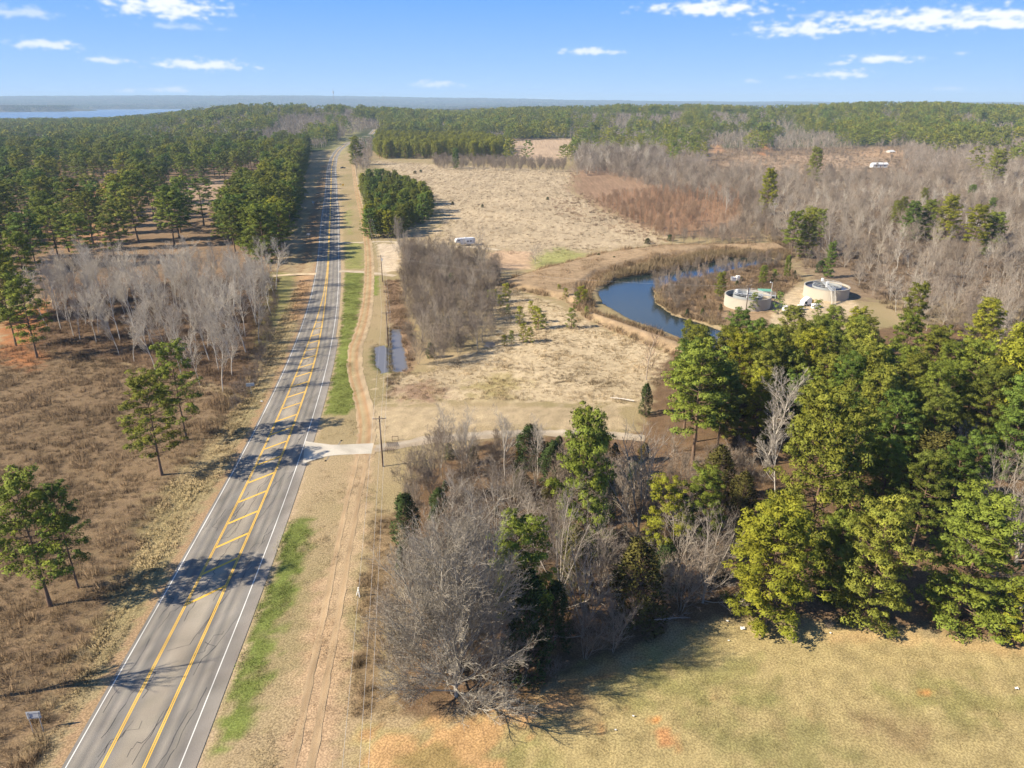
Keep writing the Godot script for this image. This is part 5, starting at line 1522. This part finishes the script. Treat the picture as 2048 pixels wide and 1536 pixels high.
	scatter(others, ["shrub", "cedar_dark", "shrub"], [67.5, -255.8, 82.1, -275.7, 101.3, -286.3, 116.6, -289.0, 113.7, -275.7, 98.5, -265.8, 79.6, -259.6, 67.0, -220.2, 82.1, -217.4, 74.1, -211.9, 60.5, -220.2, 52.7, -229.0], 4.2, [1.4, 3.2], "low brush around the tanks")
	scatter(others, ["shrub"], [-68.6, -176.0, -72.8, -194.8, -91.4, -267.4, -92.4, -275.7, -75.8, -220.2, -62.9, -166.9, -62.0, -145.3, -64.8, -148.1], 2.4, [2.2, 3.8], "brown brush along left ditch")
	scatter(others, ["shrub", "cedar"], [32.8, -132.6, 45.5, -137.5, 53.5, -107.0, 63.5, -99.3, 84.8, -99.3, 72.8, -81.7, 53.2, -79.0, 37.1, -80.1, 32.3, -87.3, 33.1, -108.7], 5.0, [1.6, 3.2], "undergrowth of the right grove")
	scatter(others, ["shrub", "cedar_dark", "cedar"], [-17.0, -111.3, -12.4, -127.0, 26.6, -127.0, 25.2, -108.7, 31.5, -87.3, 27.4, -80.1, 15.1, -72.2, 3.4, -66.0, -6.0, -62.6, -13.2, -66.0, -17.5, -93.7], 3.2, [1.8, 4.5], "low growth of left grove")
	scatter(others, ["shrub"], [35.8, -76.3, 42.0, -76.7, 51.4, -75.4, 42.0, -75.1], 1.8, [0.8, 1.4], "brown bushes along pine front")

	var rest_p := settle(pines, 300, {"pine_full": ["pine_tree", "full green pine", "tree"], "pine_tall": ["pine_tree", "tall pine", "tree"], "pine_open": ["pine_tree", "open-crowned pine", "tree"], "pine_young": ["young_pine", "small young pine", "tree"]})
	var rest_b := settle(bares, 300, {"hero": ["bare_tree", "", "tree"], "tall": ["bare_tree", "slender bare tree", "tree"], "broad": ["bare_tree", "spreading bare tree", "tree"], "thicket": ["bare_tree", "many-stemmed bare tree", "tree"], "sapling": ["bare_sapling", "thin bare sapling", "tree"]})
	var rest_o := settle(others, 200, {"cedar": ["cedar_tree", "olive evergreen", "tree"], "cedar_dark": ["cedar_tree", "dark evergreen", "tree"], "shrub": ["brown_shrub", "bare brown shrub", "shrub"]})
	as_stuff("pine_woods", "pines of the woodland and plantation beyond the nearer ones", rest_p, TINT_PINE)
	as_stuff("bare_woods", "grey leafless trees filling the woods beyond the nearer ones", rest_b, TINT_TWIG)
	as_stuff("undergrowth", "low brown shrubs among the trees", rest_o, [Color(1, 1, 1), Color(0.85, 0.8, 0.75)])
	far_woods()


func far_woods() -> void:
	var open := [pts([-10.2, -1272.9, 109.8, -1305.3, 80.3, -979.5, 42.8, -833.8, -2.6, -960.9]), pts([-142.6, -741.2, -78.4, -704.5, 75.6, -714.6, 87.8, -833.8, 59.2, -869.8, -95.9, -925.7, -170.8, -893.0]), pts([279.0, -1107.5, 328.3, -1050.4, 563.8, -1083.9, 394.7, -741.2, 323.2, -704.5, 218.6, -675.7, 198.9, -741.2])]
	var lists := {"pine_l": [], "pine_r": [], "bare_l": [], "bare_r": []}
	var r := RandomNumberGenerator.new(); r.seed = 77
	var n := 0
	for i in 150000:
		var d := sqrt(lerpf(430.0 * 430.0, 3050.0 * 3050.0, r.randf()))
		if d > 1400.0 and r.randf() < 0.42: continue
		var b := r.randf_range(-0.86, 0.86)
		var z := -d / sqrt(1.0 + b * b); var x := -z * b
		var fw := EYE * sin(PITCH) - z * cos(PITCH)
		var up := -EYE * cos(PITCH) - z * sin(PITCH)
		var px := 1024.0 + F_PX * x / fw; var py := 768.0 - F_PX * up / fw
		var left: bool = x < road_at(z)[0] if z > -1150.0 else px < 690.0 + maxf(0.0, 292.0 - py) * 0.9
		if z > -1500.0:
			var rx: float = road_at(z)[0] if z > -1195.0 else -262.0
			if absf(x - rx) < 24.0: continue
		var q := nz3.get_noise_2d(x * 0.9, z * 0.9) + nz.get_noise_2d(x * 0.4, z * 0.4) * 0.5
		var kind := ""
		if left:
			if py > 300.0 and px > -200: continue
			if nz2.get_noise_2d(x * 0.09, z * 0.09) > 0.3 and d < 1500.0: continue
			kind = "bare" if q > -0.04 or (px > 560.0 and py > 243.0 and q > -0.25) else "pine"
		else:
			if py > 346.0: continue
			var shut := false
			for o in open:
				if Geometry2D.is_point_in_polygon(Vector2(x, z), o): shut = true; break
			if shut: continue
			if px > 745.0 and px < 1012.0 and py > 284.0: continue
			if px < 1140.0:
				kind = "bare" if q > 0.2 or (py > 268.0 and px < 760.0) else "pine"
			elif py > 262.0:
				kind = "pine" if q < -0.22 else "bare"
				if px > 1600.0 and py < 300.0 and q < 0.05: kind = "pine"
			elif py > 246.0:
				kind = "pine" if q < -0.1 else "bare"
			else:
				kind = "bare" if q > 0.1 else "pine"
		if d < 1300.0 and not free_spot(x, z, 9.5 if kind == "pine" else 5.5): continue
		if kind == "pine" and d < 1600.0: claim(x, z)
		if kind == "pine" and d > 1300.0 and r.randf() < 0.45: continue
		var k := kind + ("_l" if left else "_r")
		lists[k].append({"kind": "pine_far" if kind == "pine" else "far", "x": x, "z": z, "h": r.randf_range(13.0, 24.0) if kind == "pine" else r.randf_range(8.5, 15.0) if left else r.randf_range(6.5, 12.5), "v": r.randi() % 3, "turn": r.randf() * TAU, "wide": r.randf_range(0.95, 1.3), "tint": TINT_PICK[r.randi() % 12] if kind == "pine" else r.randi() % 5})
		n += 1
	print("far trees ", n)
	var tf := []
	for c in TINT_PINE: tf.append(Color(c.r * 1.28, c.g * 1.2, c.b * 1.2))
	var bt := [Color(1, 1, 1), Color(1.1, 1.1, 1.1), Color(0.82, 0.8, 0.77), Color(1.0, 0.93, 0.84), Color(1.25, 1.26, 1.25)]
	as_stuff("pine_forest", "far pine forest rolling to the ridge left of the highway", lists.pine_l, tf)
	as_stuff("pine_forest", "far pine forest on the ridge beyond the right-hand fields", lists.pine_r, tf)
	as_stuff("bare_woods", "far leafless woods along the highway's left side", lists.bare_l, bt)
	as_stuff("bare_woods", "far leafless woods in the right distance", lists.bare_r, bt)
	# hazy wooded country round and beyond the lake
	var mb := MB.new()
	var rr := RandomNumberGenerator.new(); rr.seed = 5
	for k in 26:
		clump(mb, rr, Vector3(rr.randf_range(-26, 26), rr.randf_range(3, 8), rr.randf_range(-26, 26)), rr.randf_range(6, 10), lin(0.085, 0.08, 0.055) * rr.randf_range(0.75, 1.25), 9, Vector3.UP, 6.0)
	var far := mb.done(mat("farwood", 0.9, 0.1))
	var spots := []
	for i in 42000:
		var d := sqrt(lerpf(2900.0 * 2900.0, 17000.0 * 17000.0, r.randf()))
		if d > 9000.0 and r.randf() < 0.35: continue
		var b := r.randf_range(-0.86, 0.86)
		var z := -d / sqrt(1.0 + b * b); var x := -z * b
		var h := land(x, z)
		if h < 1.0: continue
		var q := nz3.get_noise_2d(x * 0.2, z * 0.2)
		if q > 0.42: continue
		var s := r.randf_range(0.8, 1.5) * (1.0 if d < 9000.0 else 1.6)
		var c := Color(0.8, 1.0, 0.65) if q < -0.05 else Color(1.25, 1.1, 1.1)
		spots.append([Transform3D(Basis(Vector3.UP, r.randf() * TAU).scaled(Vector3(s, s * 0.8, s)), Vector3(x, h - 1.0, z)), c * r.randf_range(0.8, 1.2)])
	tag(multi("far_woodland", far, spots), "hazy wooded country round the lake and on the horizon", "woods", "", "stuff")


# ---------------------------------------------------------------- grass and brush
func cover(called: String, label: String, mesh: ArrayMesh, flat: Array, gap: float, hs: Array, tint: Color, vary: float, mix: float, holes := 0.0, rows := 0.0) -> void:
	var poly := pts(flat)
	var bb := bounds(poly)
	var spots := []
	var tries := int(bb.get_area() / (gap * gap))
	for i in tries:
		var x := rng.randf_range(bb.position.x, bb.end.x); var z := rng.randf_range(bb.position.y, bb.end.y)
		if not inside(poly, x, z): continue
		if z > -1000.0 and z < -30.0:
			var ra := road_at(z)
			if rows > 0.0: x = ra[0] + snappedf(x - ra[0], rows) + rng.randf_range(-0.16, 0.16)
			if absf(x - ra[0]) < ra[1] + 1.9: continue
		if holes > 0.0 and nz2.get_noise_2d(x, z) < holes - 0.5: continue
		if pond.size() and inside(pond, x, z): continue
		var wet := false
		for w in puddles:
			if inside(w, x, z): wet = true
		if wet: continue
		var s := rng.randf_range(hs[0], hs[1]) * (1.0 + nz2.get_noise_2d(x * 0.8 + 300.0, z * 0.8) * 0.9)
		var c := colour_at(x, z).lerp(tint, mix) * (1.0 + rng.randf_range(-vary, vary) + nz2.get_noise_2d(x * 1.3, z * 1.3) * 0.35 + nz.get_noise_2d(x * 1.6 + 40.0, z * 1.6) * 0.5)
		spots.append([Transform3D(Basis(Vector3.UP, rng.randf() * TAU).scaled(Vector3.ONE * s), Vector3(x, land(x, z) - 0.04, z)), c])
	tag(multi(called, mesh, spots), label, "vegetation", "", "stuff")


func build_cover() -> void:
	var grass := make_tuft(1, 26, 0.8, 0.5, 0.035, 0.8)
	var low := make_tuft(2, 22, 0.28, 0.45, 0.04, 1.2)
	var brush := make_tuft(3, 46, 1.2, 0.6, 0.022, 0.9)
	var reed := make_tuft(4, 30, 1.9, 0.55, 0.035, 0.35)
	var weed := lin(0.265, 0.19, 0.12); var straw := lin(0.44, 0.33, 0.20)
	cover("brush_cover", "brown weedy brush covering the left field", brush, [-71.3, -45.7, -272.2, -190.3, -147.8, -194.8, -125.0, -190.3, -93.9, -172.3, -65.2, -153.9, -62.5, -135.0, -63.1, -113.1, -56.4, -82.7, -49.8, -53.1, -50.7, -45.7], 1.0, [0.45, 1.05], weed, 0.2, 0.5)
	cover("dry_grass", "straw grass tussocks on the left verge", low, [-49.8, -53.1, -56.4, -82.7, -63.1, -113.1, -62.5, -135.0, -66.0, -174.1, -74.7, -220.2, -83.7, -275.7, -77.8, -275.7, -68.3, -220.2, -60.7, -174.1, -56.0, -137.5, -53.2, -108.7, -51.4, -87.3, -49.8, -70.1, -48.5, -58.1, -46.3, -50.8], 0.5, [0.6, 1.25], straw, 0.3, 0.25, 0.0, 0.95)
	cover("dry_grass", "short grass tussocks on the right verge", low, [-30.3, -50.8, -31.8, -63.7, -33.3, -83.9, -35.6, -108.7, -37.1, -121.7, -32.0, -120.7, -27.2, -120.7, -23.2, -108.7, -21.8, -93.7, -20.4, -76.5, -18.7, -62.2, -16.7, -50.8], 0.7, [0.5, 1.0], straw, 0.3, 0.12)
	cover("dry_grass", "short grass tussocks between highway and dirt lane", low, [-39.8, -132.6, -47.2, -190.3, -68.8, -289.0, -61.4, -289.0, -53.2, -245.1, -47.0, -199.4, -38.2, -160.2, -30.7, -135.0], 0.7, [0.5, 1.0], straw, 0.25, 0.08)
	cover("brush_cover", "dark brown weeds in the strip beside the grove", brush, [-24.8, -105.4, -18.9, -105.4, -16.2, -81.7, -15.8, -69.2, -12.7, -60.8, -18.4, -60.8, -21.7, -81.7], 0.75, [0.35, 0.75], weed, 0.35, 0.35, 0.25)
	cover("tall_grass", "tall straw-coloured grass on the field before the pond", grass, [-27.9, -152.4, -32.0, -166.9, -29.0, -172.3, -22.6, -172.3, -5.6, -194.8, -2.3, -220.2, -12.0, -259.6, -4.7, -271.5, 17.9, -232.0, 27.1, -209.3, 44.7, -190.3, 48.2, -181.1, 31.8, -157.0, 24.9, -150.4, -2.8, -153.9], 0.85, [0.35, 0.9], lin(0.46, 0.35, 0.215), 0.15, 0.55)
	cover("tall_grass", "tawny reeds on the pond's outer bank", reed, [-12.1, -261.9, 7.4, -289.0, 40.7, -327.5, 72.0, -346.0, 132.8, -352.6, 128.1, -322.9, 98.2, -334.7, 60.1, -306.7, 37.6, -282.7, 28.4, -252.2, 27.9, -230.8, 42.5, -209.3, 58.3, -188.1, 47.7, -179.1, 25.0, -219.0, 18.7, -243.7, -4.6, -265.8], 0.85, [0.5, 1.2], lin(0.34, 0.23, 0.14), 0.3, 0.4)
	cover("tall_grass", "brown reeds along the pond's far edge", reed, [31.4, -263.4, 38.5, -281.8, 59.9, -305.6, 97.8, -333.5, 129.2, -322.9, 118.5, -311.9, 98.3, -318.4, 56.4, -286.3, 39.0, -270.7], 0.6, [0.7, 1.5], lin(0.24, 0.17, 0.11), 0.3, 0.5)
	cover("tall_grass", "brown brush on the pond's inner bank and round the tanks", brush, [54.7, -271.5, 76.8, -286.3, 118.5, -311.9, 113.7, -275.7, 96.3, -248.6, 76.6, -252.2, 67.0, -220.2, 82.8, -214.6, 73.3, -209.3, 59.8, -217.4, 52.3, -227.1, 50.7, -245.1], 0.9, [0.7, 1.6], weed, 0.3, 0.4)
	cover("dry_grass", "dry weeds over the wide far field", grass, [-39.3, -363.6, -44.9, -450.4, -69.8, -587.1, -112.5, -741.2, -170.8, -893.0, 69.8, -758.1, 46.5, -587.1, 64.2, -450.4, 87.6, -411.5, 75.3, -349.9, 41.8, -337.2, 7.9, -308.7, -5.7, -337.2], 2.4, [0.5, 1.2], lin(0.30, 0.21, 0.14), 0.3, 0.3, 0.3)
	cover("dry_grass", "reddish weeds before the saplings beyond the pond", brush, [27.4, -524.0, 60.9, -570.0, 73.6, -450.4, 81.8, -363.6, 71.5, -343.4, 44.7, -411.5, 26.8, -450.4], 3.2, [0.6, 1.5], lin(0.27, 0.17, 0.125), 0.3, 0.6, 0.2)
	cover("dry_grass", "weeds over the far clearing by the mobile home", brush, [182.3, -714.6, 308.7, -1107.5, 563.8, -1083.9, 392.2, -741.2, 327.7, -714.6, 249.4, -685.0], 4.5, [0.8, 1.8], weed, 0.35, 0.5)
	cover("brush_cover", "brown weeds in the ditch under the power line", brush, [-50.5, -275.7, -44.2, -275.7, -28.0, -194.8, -25.7, -172.3, -28.3, -166.9, -27.9, -152.4, -29.4, -152.4, -39.0, -214.6], 0.9, [0.5, 1.1], weed, 0.3, 0.4)
	cover("brush_cover", "brown undergrowth below the grey bare trees", brush, [-136.4, -190.3, -171.2, -263.4, -92.9, -280.0, -80.0, -232.0, -62.8, -153.9, -66.5, -148.1, -93.0, -170.5], 1.3, [0.6, 1.3], lin(0.19, 0.13, 0.085), 0.3, 0.5)
	cover("brush_cover", "brown undergrowth in the grey woods right of the tanks", brush, [139.1, -430.1, 397.5, -538.5, 160.7, -190.3, 125.9, -181.9, 127.6, -232.0, 130.8, -263.4, 143.5, -298.6, 123.3, -295.6], 2.2, [1.0, 2.0], lin(0.22, 0.16, 0.11), 0.3, 0.6)
	cover("dry_grass", "sparse weeds growing on the dirt lane", low, [-68.8, -289.0, -54.4, -289.0, -29.3, -153.9, -22.4, -108.7, -18.7, -76.5, -16.2, -50.8, -23.8, -50.8, -24.8, -63.7, -28.5, -93.7, -33.6, -128.1, -47.2, -190.3], 0.8, [0.4, 0.9], straw, 0.3, 0.12, 0.42)
	cover("green_grass", "green winter grass strip along the near right verge", low, [-38.2, -102.3, -33.2, -102.3, -32.0, -91.1, -31.1, -76.5, -29.0, -58.7, -32.1, -56.8, -33.1, -60.8, -34.4, -72.7, -36.6, -88.6], 0.38, [0.5, 1.1], lin(0.135, 0.175, 0.04), 0.4, 0.4)
	cover("green_grass", "green winter grass strip along the far right verge", low, [-68.8, -289.0, -61.2, -289.0, -56.0, -259.6, -49.6, -220.2, -47.2, -199.4, -39.9, -166.9, -36.2, -153.9, -37.5, -145.9, -42.9, -144.8, -44.2, -153.9, -50.4, -190.3, -57.7, -232.0], 0.5, [0.5, 1.1], lin(0.15, 0.17, 0.045), 0.4, 0.3)
	cover("dry_grass", "short winter grass of the mown field", low, [-15.8, -48.7, -9.2, -60.1, 4.5, -64.3, 17.7, -72.0, 28.1, -77.3, 54.4, -74.8, 66.3, -72.0, 55.4, -48.7], 0.55, [0.35, 0.75], straw, 0.3, 0.06)


# ---------------------------------------------------------------- sky
func make_sky() -> Sky:
	var w := 4096; var h := 2048
	var im := Image.create(w, h, false, Image.FORMAT_RGBF)
	var top := Color(0.10, 0.19, 0.42); var mid := Color(0.145, 0.44, 1.2); var low := Color(0.56, 0.83, 1.14)
	for y in h:
		var el := 90.0 - (y + 0.5) * 180.0 / h
		var c := low
		if el > 0.0:
			c = low.lerp(mid, pow(clampf(el / 8.0, 0.0, 1.0), 0.62))
			if el > 8.0: c = mid.lerp(top, pow(clampf((el - 8.0) / 60.0, 0.0, 1.0), 0.6))
		im.fill_rect(Rect2i(0, y, w, 1), c)
	var f := FastNoiseLite.new(); f.seed = 21; f.frequency = 0.012; f.fractal_octaves = 5
	# clouds: azimuth and elevation of the centre, half sizes in degrees, opacity
	var cl := [
		[-23.63, 5.81, 3.39, 0.81, 0.95], [-32.21, 5.10, 2.38, 0.33, 0.5], [-30.89, 3.34, 1.78, 0.31, 0.8], [-27.35, 2.54, 1.35, 0.18, 0.75], [-21.71, 2.35, 3.08, 0.34, 0.95], [-26.60, 0.71, 0.66, 0.12, 0.6], [-23.93, 0.82, 1.26, 0.19, 0.75], [-5.71, 1.23, 1.85, 0.24, 0.7], [5.51, 3.45, 1.88, 0.23, 0.8], [13.94, 6.00, 3.98, 0.49, 1.0], [20.03, 4.54, 3.13, 0.43, 0.9], [27.49, 4.86, 6.39, 0.63, 1.0], [31.86, 4.58, 3.02, 0.55, 1.0], [25.42, 2.68, 2.06, 0.27, 1.0], [23.13, 1.77, 1.70, 0.25, 0.95], [22.61, 2.49, 0.75, 0.12, 0.7], [17.28, 1.41, 0.67, 0.10, 0.55], [19.88, 1.68, 0.78, 0.10, 0.4], [1.80, 0.27, 1.05, 0.14, 0.6], [29.86, 2.94, 0.55, 0.09, 0.5], [29.67, 0.84, 1.11, 0.09, 0.5], [-22.45, 4.68, 2.20, 0.18, 0.35], [21.15, 5.47, 1.85, 0.15, 0.4],
		[-52, 8, 5, 0.8, 0.8], [52, 9, 6, 0.9, 0.8], [70, 5, 5, 0.5, 0.8], [-75, 6, 5, 0.6, 0.7], [110, 7, 6, 0.7, 0.8], [-120, 8, 6, 0.8, 0.8], [160, 6, 6, 0.6, 0.8], [-165, 9, 7, 0.9, 0.8], [10, 16, 8, 1.6, 0.8], [-20, 22, 9, 2, 0.7],
	]
	for c in cl:
		c[2] *= 1.3; c[3] *= 1.35
		var sc := w / 360.0
		var x0 := int((c[0] - c[2] * 1.5) * sc); var x1 := int((c[0] + c[2] * 1.5) * sc)
		var y0 := int((90.0 - c[1] - c[3] * 2.0) * sc); var y1 := int((90.0 - c[1] + c[3] * 2.0) * sc)
		for y in range(y0, y1 + 1):
			for x in range(x0, x1 + 1):
				var az := x / sc; var el := 90.0 - (y + 0.5) / sc
				var dx: float = (az - c[0]) / c[2]; var dy: float = (el - c[1]) / c[3]
				var nn := f.get_noise_2d(az * 55.0, el * 190.0) + 0.4 * f.get_noise_2d(az * 160.0, el * 420.0 + 900.0)
				dy += 0.35 * dx * 0.5
				var e := 1.0 - sqrt(dx * dx + dy * dy * (0.8 if dy > 0.0 else 2.0)) + nn * 0.8
				var a: float = smoothstep(0.02, 0.85, e) * c[4]
				if a > 0.004:
					var xx := posmod(x, w)
					im.set_pixel(xx, y, im.get_pixel(xx, y).lerp(Color(1.15, 1.17, 1.2), minf(a, 0.97)))
	var s := Sky.new()
	var m := PanoramaSkyMaterial.new()
	m.panorama = ImageTexture.create_from_image(im)
	s.sky_material = m
	return s



func _ready() -> void:
	rng.seed = 20240
	var cam := Camera3D.new(); cam.name = "camera"
	cam.fov = 56.81; cam.near = 0.5; cam.far = 60000.0
	add_child(cam)
	cam.position = Vector3(0, EYE, 0)
	cam.rotation = Vector3(-PITCH, 0, 0)
	cam.current = true
	var env := Environment.new()
	env.background_mode = Environment.BG_SKY
	env.sky = make_sky()
	env.background_energy_multiplier = 0.42
	env.tonemap_mode = Environment.TONE_MAPPER_LINEAR
	env.tonemap_exposure = 2.28
	env.sdfgi_enabled = true; env.ssao_enabled = true; env.ssil_enabled = true
	env.fog_enabled = true
	env.fog_density = 0.00008
	env.fog_light_color = Color(0.78, 0.90, 1.0)
	var we := WorldEnvironment.new(); we.name = "world"; we.environment = env
	add_child(we)
	var sun := DirectionalLight3D.new(); sun.name = "sun"
	sun.light_energy = 1.6
	sun.light_angular_distance = 0.53
	sun.light_color = Color(1.0, 0.95, 0.86)
	sun.shadow_enabled = true
	add_child(sun)
	sun.look_at_from_position(Vector3(-0.775, 0.585, 0.24) * 100.0, Vector3.ZERO)

	nz.seed = 3; nz.frequency = 0.02; nz.fractal_octaves = 3
	nz2.seed = 8; nz2.frequency = 0.11; nz2.fractal_octaves = 3
	nz3.seed = 15; nz3.frequency = 0.008; nz3.fractal_octaves = 3
	make_grain()
	var rt := [-36.59, 30.00, 6.10, 2.05, -38.60, -10.00, 6.10, 2.05, -39.86, -35.00, 6.10, 2.05, -40.61, -50.00, 5.94, 2.05, -41.87, -65.00, 5.97, 2.05, -43.17, -80.00, 5.97, 2.05, -45.04, -100.00, 5.91, 2.02, -47.13, -120.00, 5.80, 1.97, -49.48, -140.00, 5.65, 1.91, -52.83, -165.00, 5.44, 1.79, -56.68, -190.00, 5.20, 1.48, -61.91, -220.00, 4.93, 0.85, -68.79, -255.00, 4.68, 0.23, -77.43, -295.00, 4.52, 0.05, -87.78, -340.00, 4.53, 0.05, -101.83, -400.00, 4.78, 0.05, -113.30, -450.00, 4.93, 0.05, -132.00, -530.00, 4.30, 0.05, -153.00, -620.00, 4.30, 0.05, -174.00, -709.00, 4.30, 0.05, -191.00, -782.00, 4.30, 0.05, -212.00, -877.00, 4.30, 0.05, -230.00, -961.00, 4.30, 0.05, -249.00, -1065.00, 4.30, 0.05, -258.00, -1130.00, 4.30, 0.05, -264.00, -1200.00, 4.30, 0.05, -262.00, -1290.00, 4.30, 0.05, -262.00, -1400.00, 4.30, 0.05, -275.00, -1520.00, 4.30, 0.05]
	var mids := []
	for i in range(0, rt.size(), 4): mids.append_array([rt[i], rt[i + 1]])
	road_mid = spline(mids, 1.5)
	for p in road_mid:
		var k := 0
		while k < rt.size() - 8 and rt[k + 5] > p.y: k += 4
		var t := clampf((p.y - rt[k + 1]) / (rt[k + 5] - rt[k + 1]), 0.0, 1.0)
		road_half.append(lerpf(rt[k + 2], rt[k + 6], t))
		road_med.append(lerpf(rt[k + 3], rt[k + 7], t))
	pond = pts([60.9, -192.5, 53.8, -195.7, 47.7, -208.3, 38.6, -221.9, 31.8, -242.4, 31.9, -259.6, 40.6, -278.3, 56.9, -289.0, 81.6, -305.6, 98.9, -320.7, 117.4, -321.8, 118.9, -311.9, 106.9, -303.6, 88.1, -289.9, 68.3, -275.7, 53.5, -261.9, 50.7, -243.1, 53.3, -227.7, 60.1, -218.5, 66.0, -208.3])
	puddles = [pts([-39.4, -193.9, -37.4, -195.7, -35.1, -190.3, -32.3, -173.4, -33.6, -172.6, -36.4, -178.7]), pts([-37.4, -211.4, -34.6, -210.9, -31.5, -194.8, -27.4, -175.6, -29.7, -173.0, -31.7, -174.9, -35.1, -194.8]), pts([-7.6, -198.5, -5.7, -199.4, -4.9, -195.7, -6.3, -193.4, -7.8, -194.8])]
	build_ground()
	build_road()
	build_tracks()
	build_water()
	build_meshes()
	build_power_line()
	build_plant()
	build_camper()
	build_pickup()
	build_far_things()
	plant_all()
	build_small_things()
	build_fallen()
	build_cover()


func build_fallen() -> void:
	var a := thing("fallen_branch", "grey fallen branch lying in the shade at the grove's front edge", "branch", Vector3(20.6, 0.0, -77.3), 0.4)
	var m := MB.new(); var tw := MB.new()
	var r := RandomNumberGenerator.new(); r.seed = 31
	m.path(PackedVector3Array([Vector3(-2.5, 0.5, -0.6), Vector3(-0.5, 0.45, 0), Vector3(1.5, 0.3, 0.3), Vector3(3.4, 0.2, 1.0)]), PackedFloat32Array([0.11, 0.09, 0.06, 0.03]), 6, lin(0.30, 0.27, 0.24))
	part("stem", m, mat("barebark", 0.9, 0.15), a)
	for i in 26:
		var s := Vector3(r.randf_range(-1.5, 3.2), 0.4, r.randf_range(0, 0.6))
		tw.rod(s, s + Vector3(r.randf_range(0.3, 1.6), r.randf_range(-0.2, 0.5), r.randf_range(-1.2, 1.3)), 0.022, 0.008, 3, lin(0.28, 0.25, 0.22), false)
	part("twigs", tw, mat("twigs", 0.9, 0.15), a)
	var b := thing("fallen_log", "pale fallen log at the tan field's corner beside the pointed cedar", "log", Vector3(25.7, 0.0, -153.6))
	var l := MB.new(); l.path(PackedVector3Array([Vector3(-2.6, 0.55, -0.6), Vector3(0, 0.5, 0), Vector3(2.8, 0.4, 1.1)]), PackedFloat32Array([0.09, 0.12, 0.15]), 7, lin(0.55, 0.50, 0.44), true)
	part("trunk", l, mat("barebark", 0.9, 0.15), b)
	var lb := MB.new(); lb.rod(Vector3(-0.6, 0.5, -0.1), Vector3(-1.8, 1.1, -0.9), 0.05, 0.02, 5, lin(0.52, 0.47, 0.41)); part("branch_stub", lb, mat("barebark", 0.9, 0.15), b)
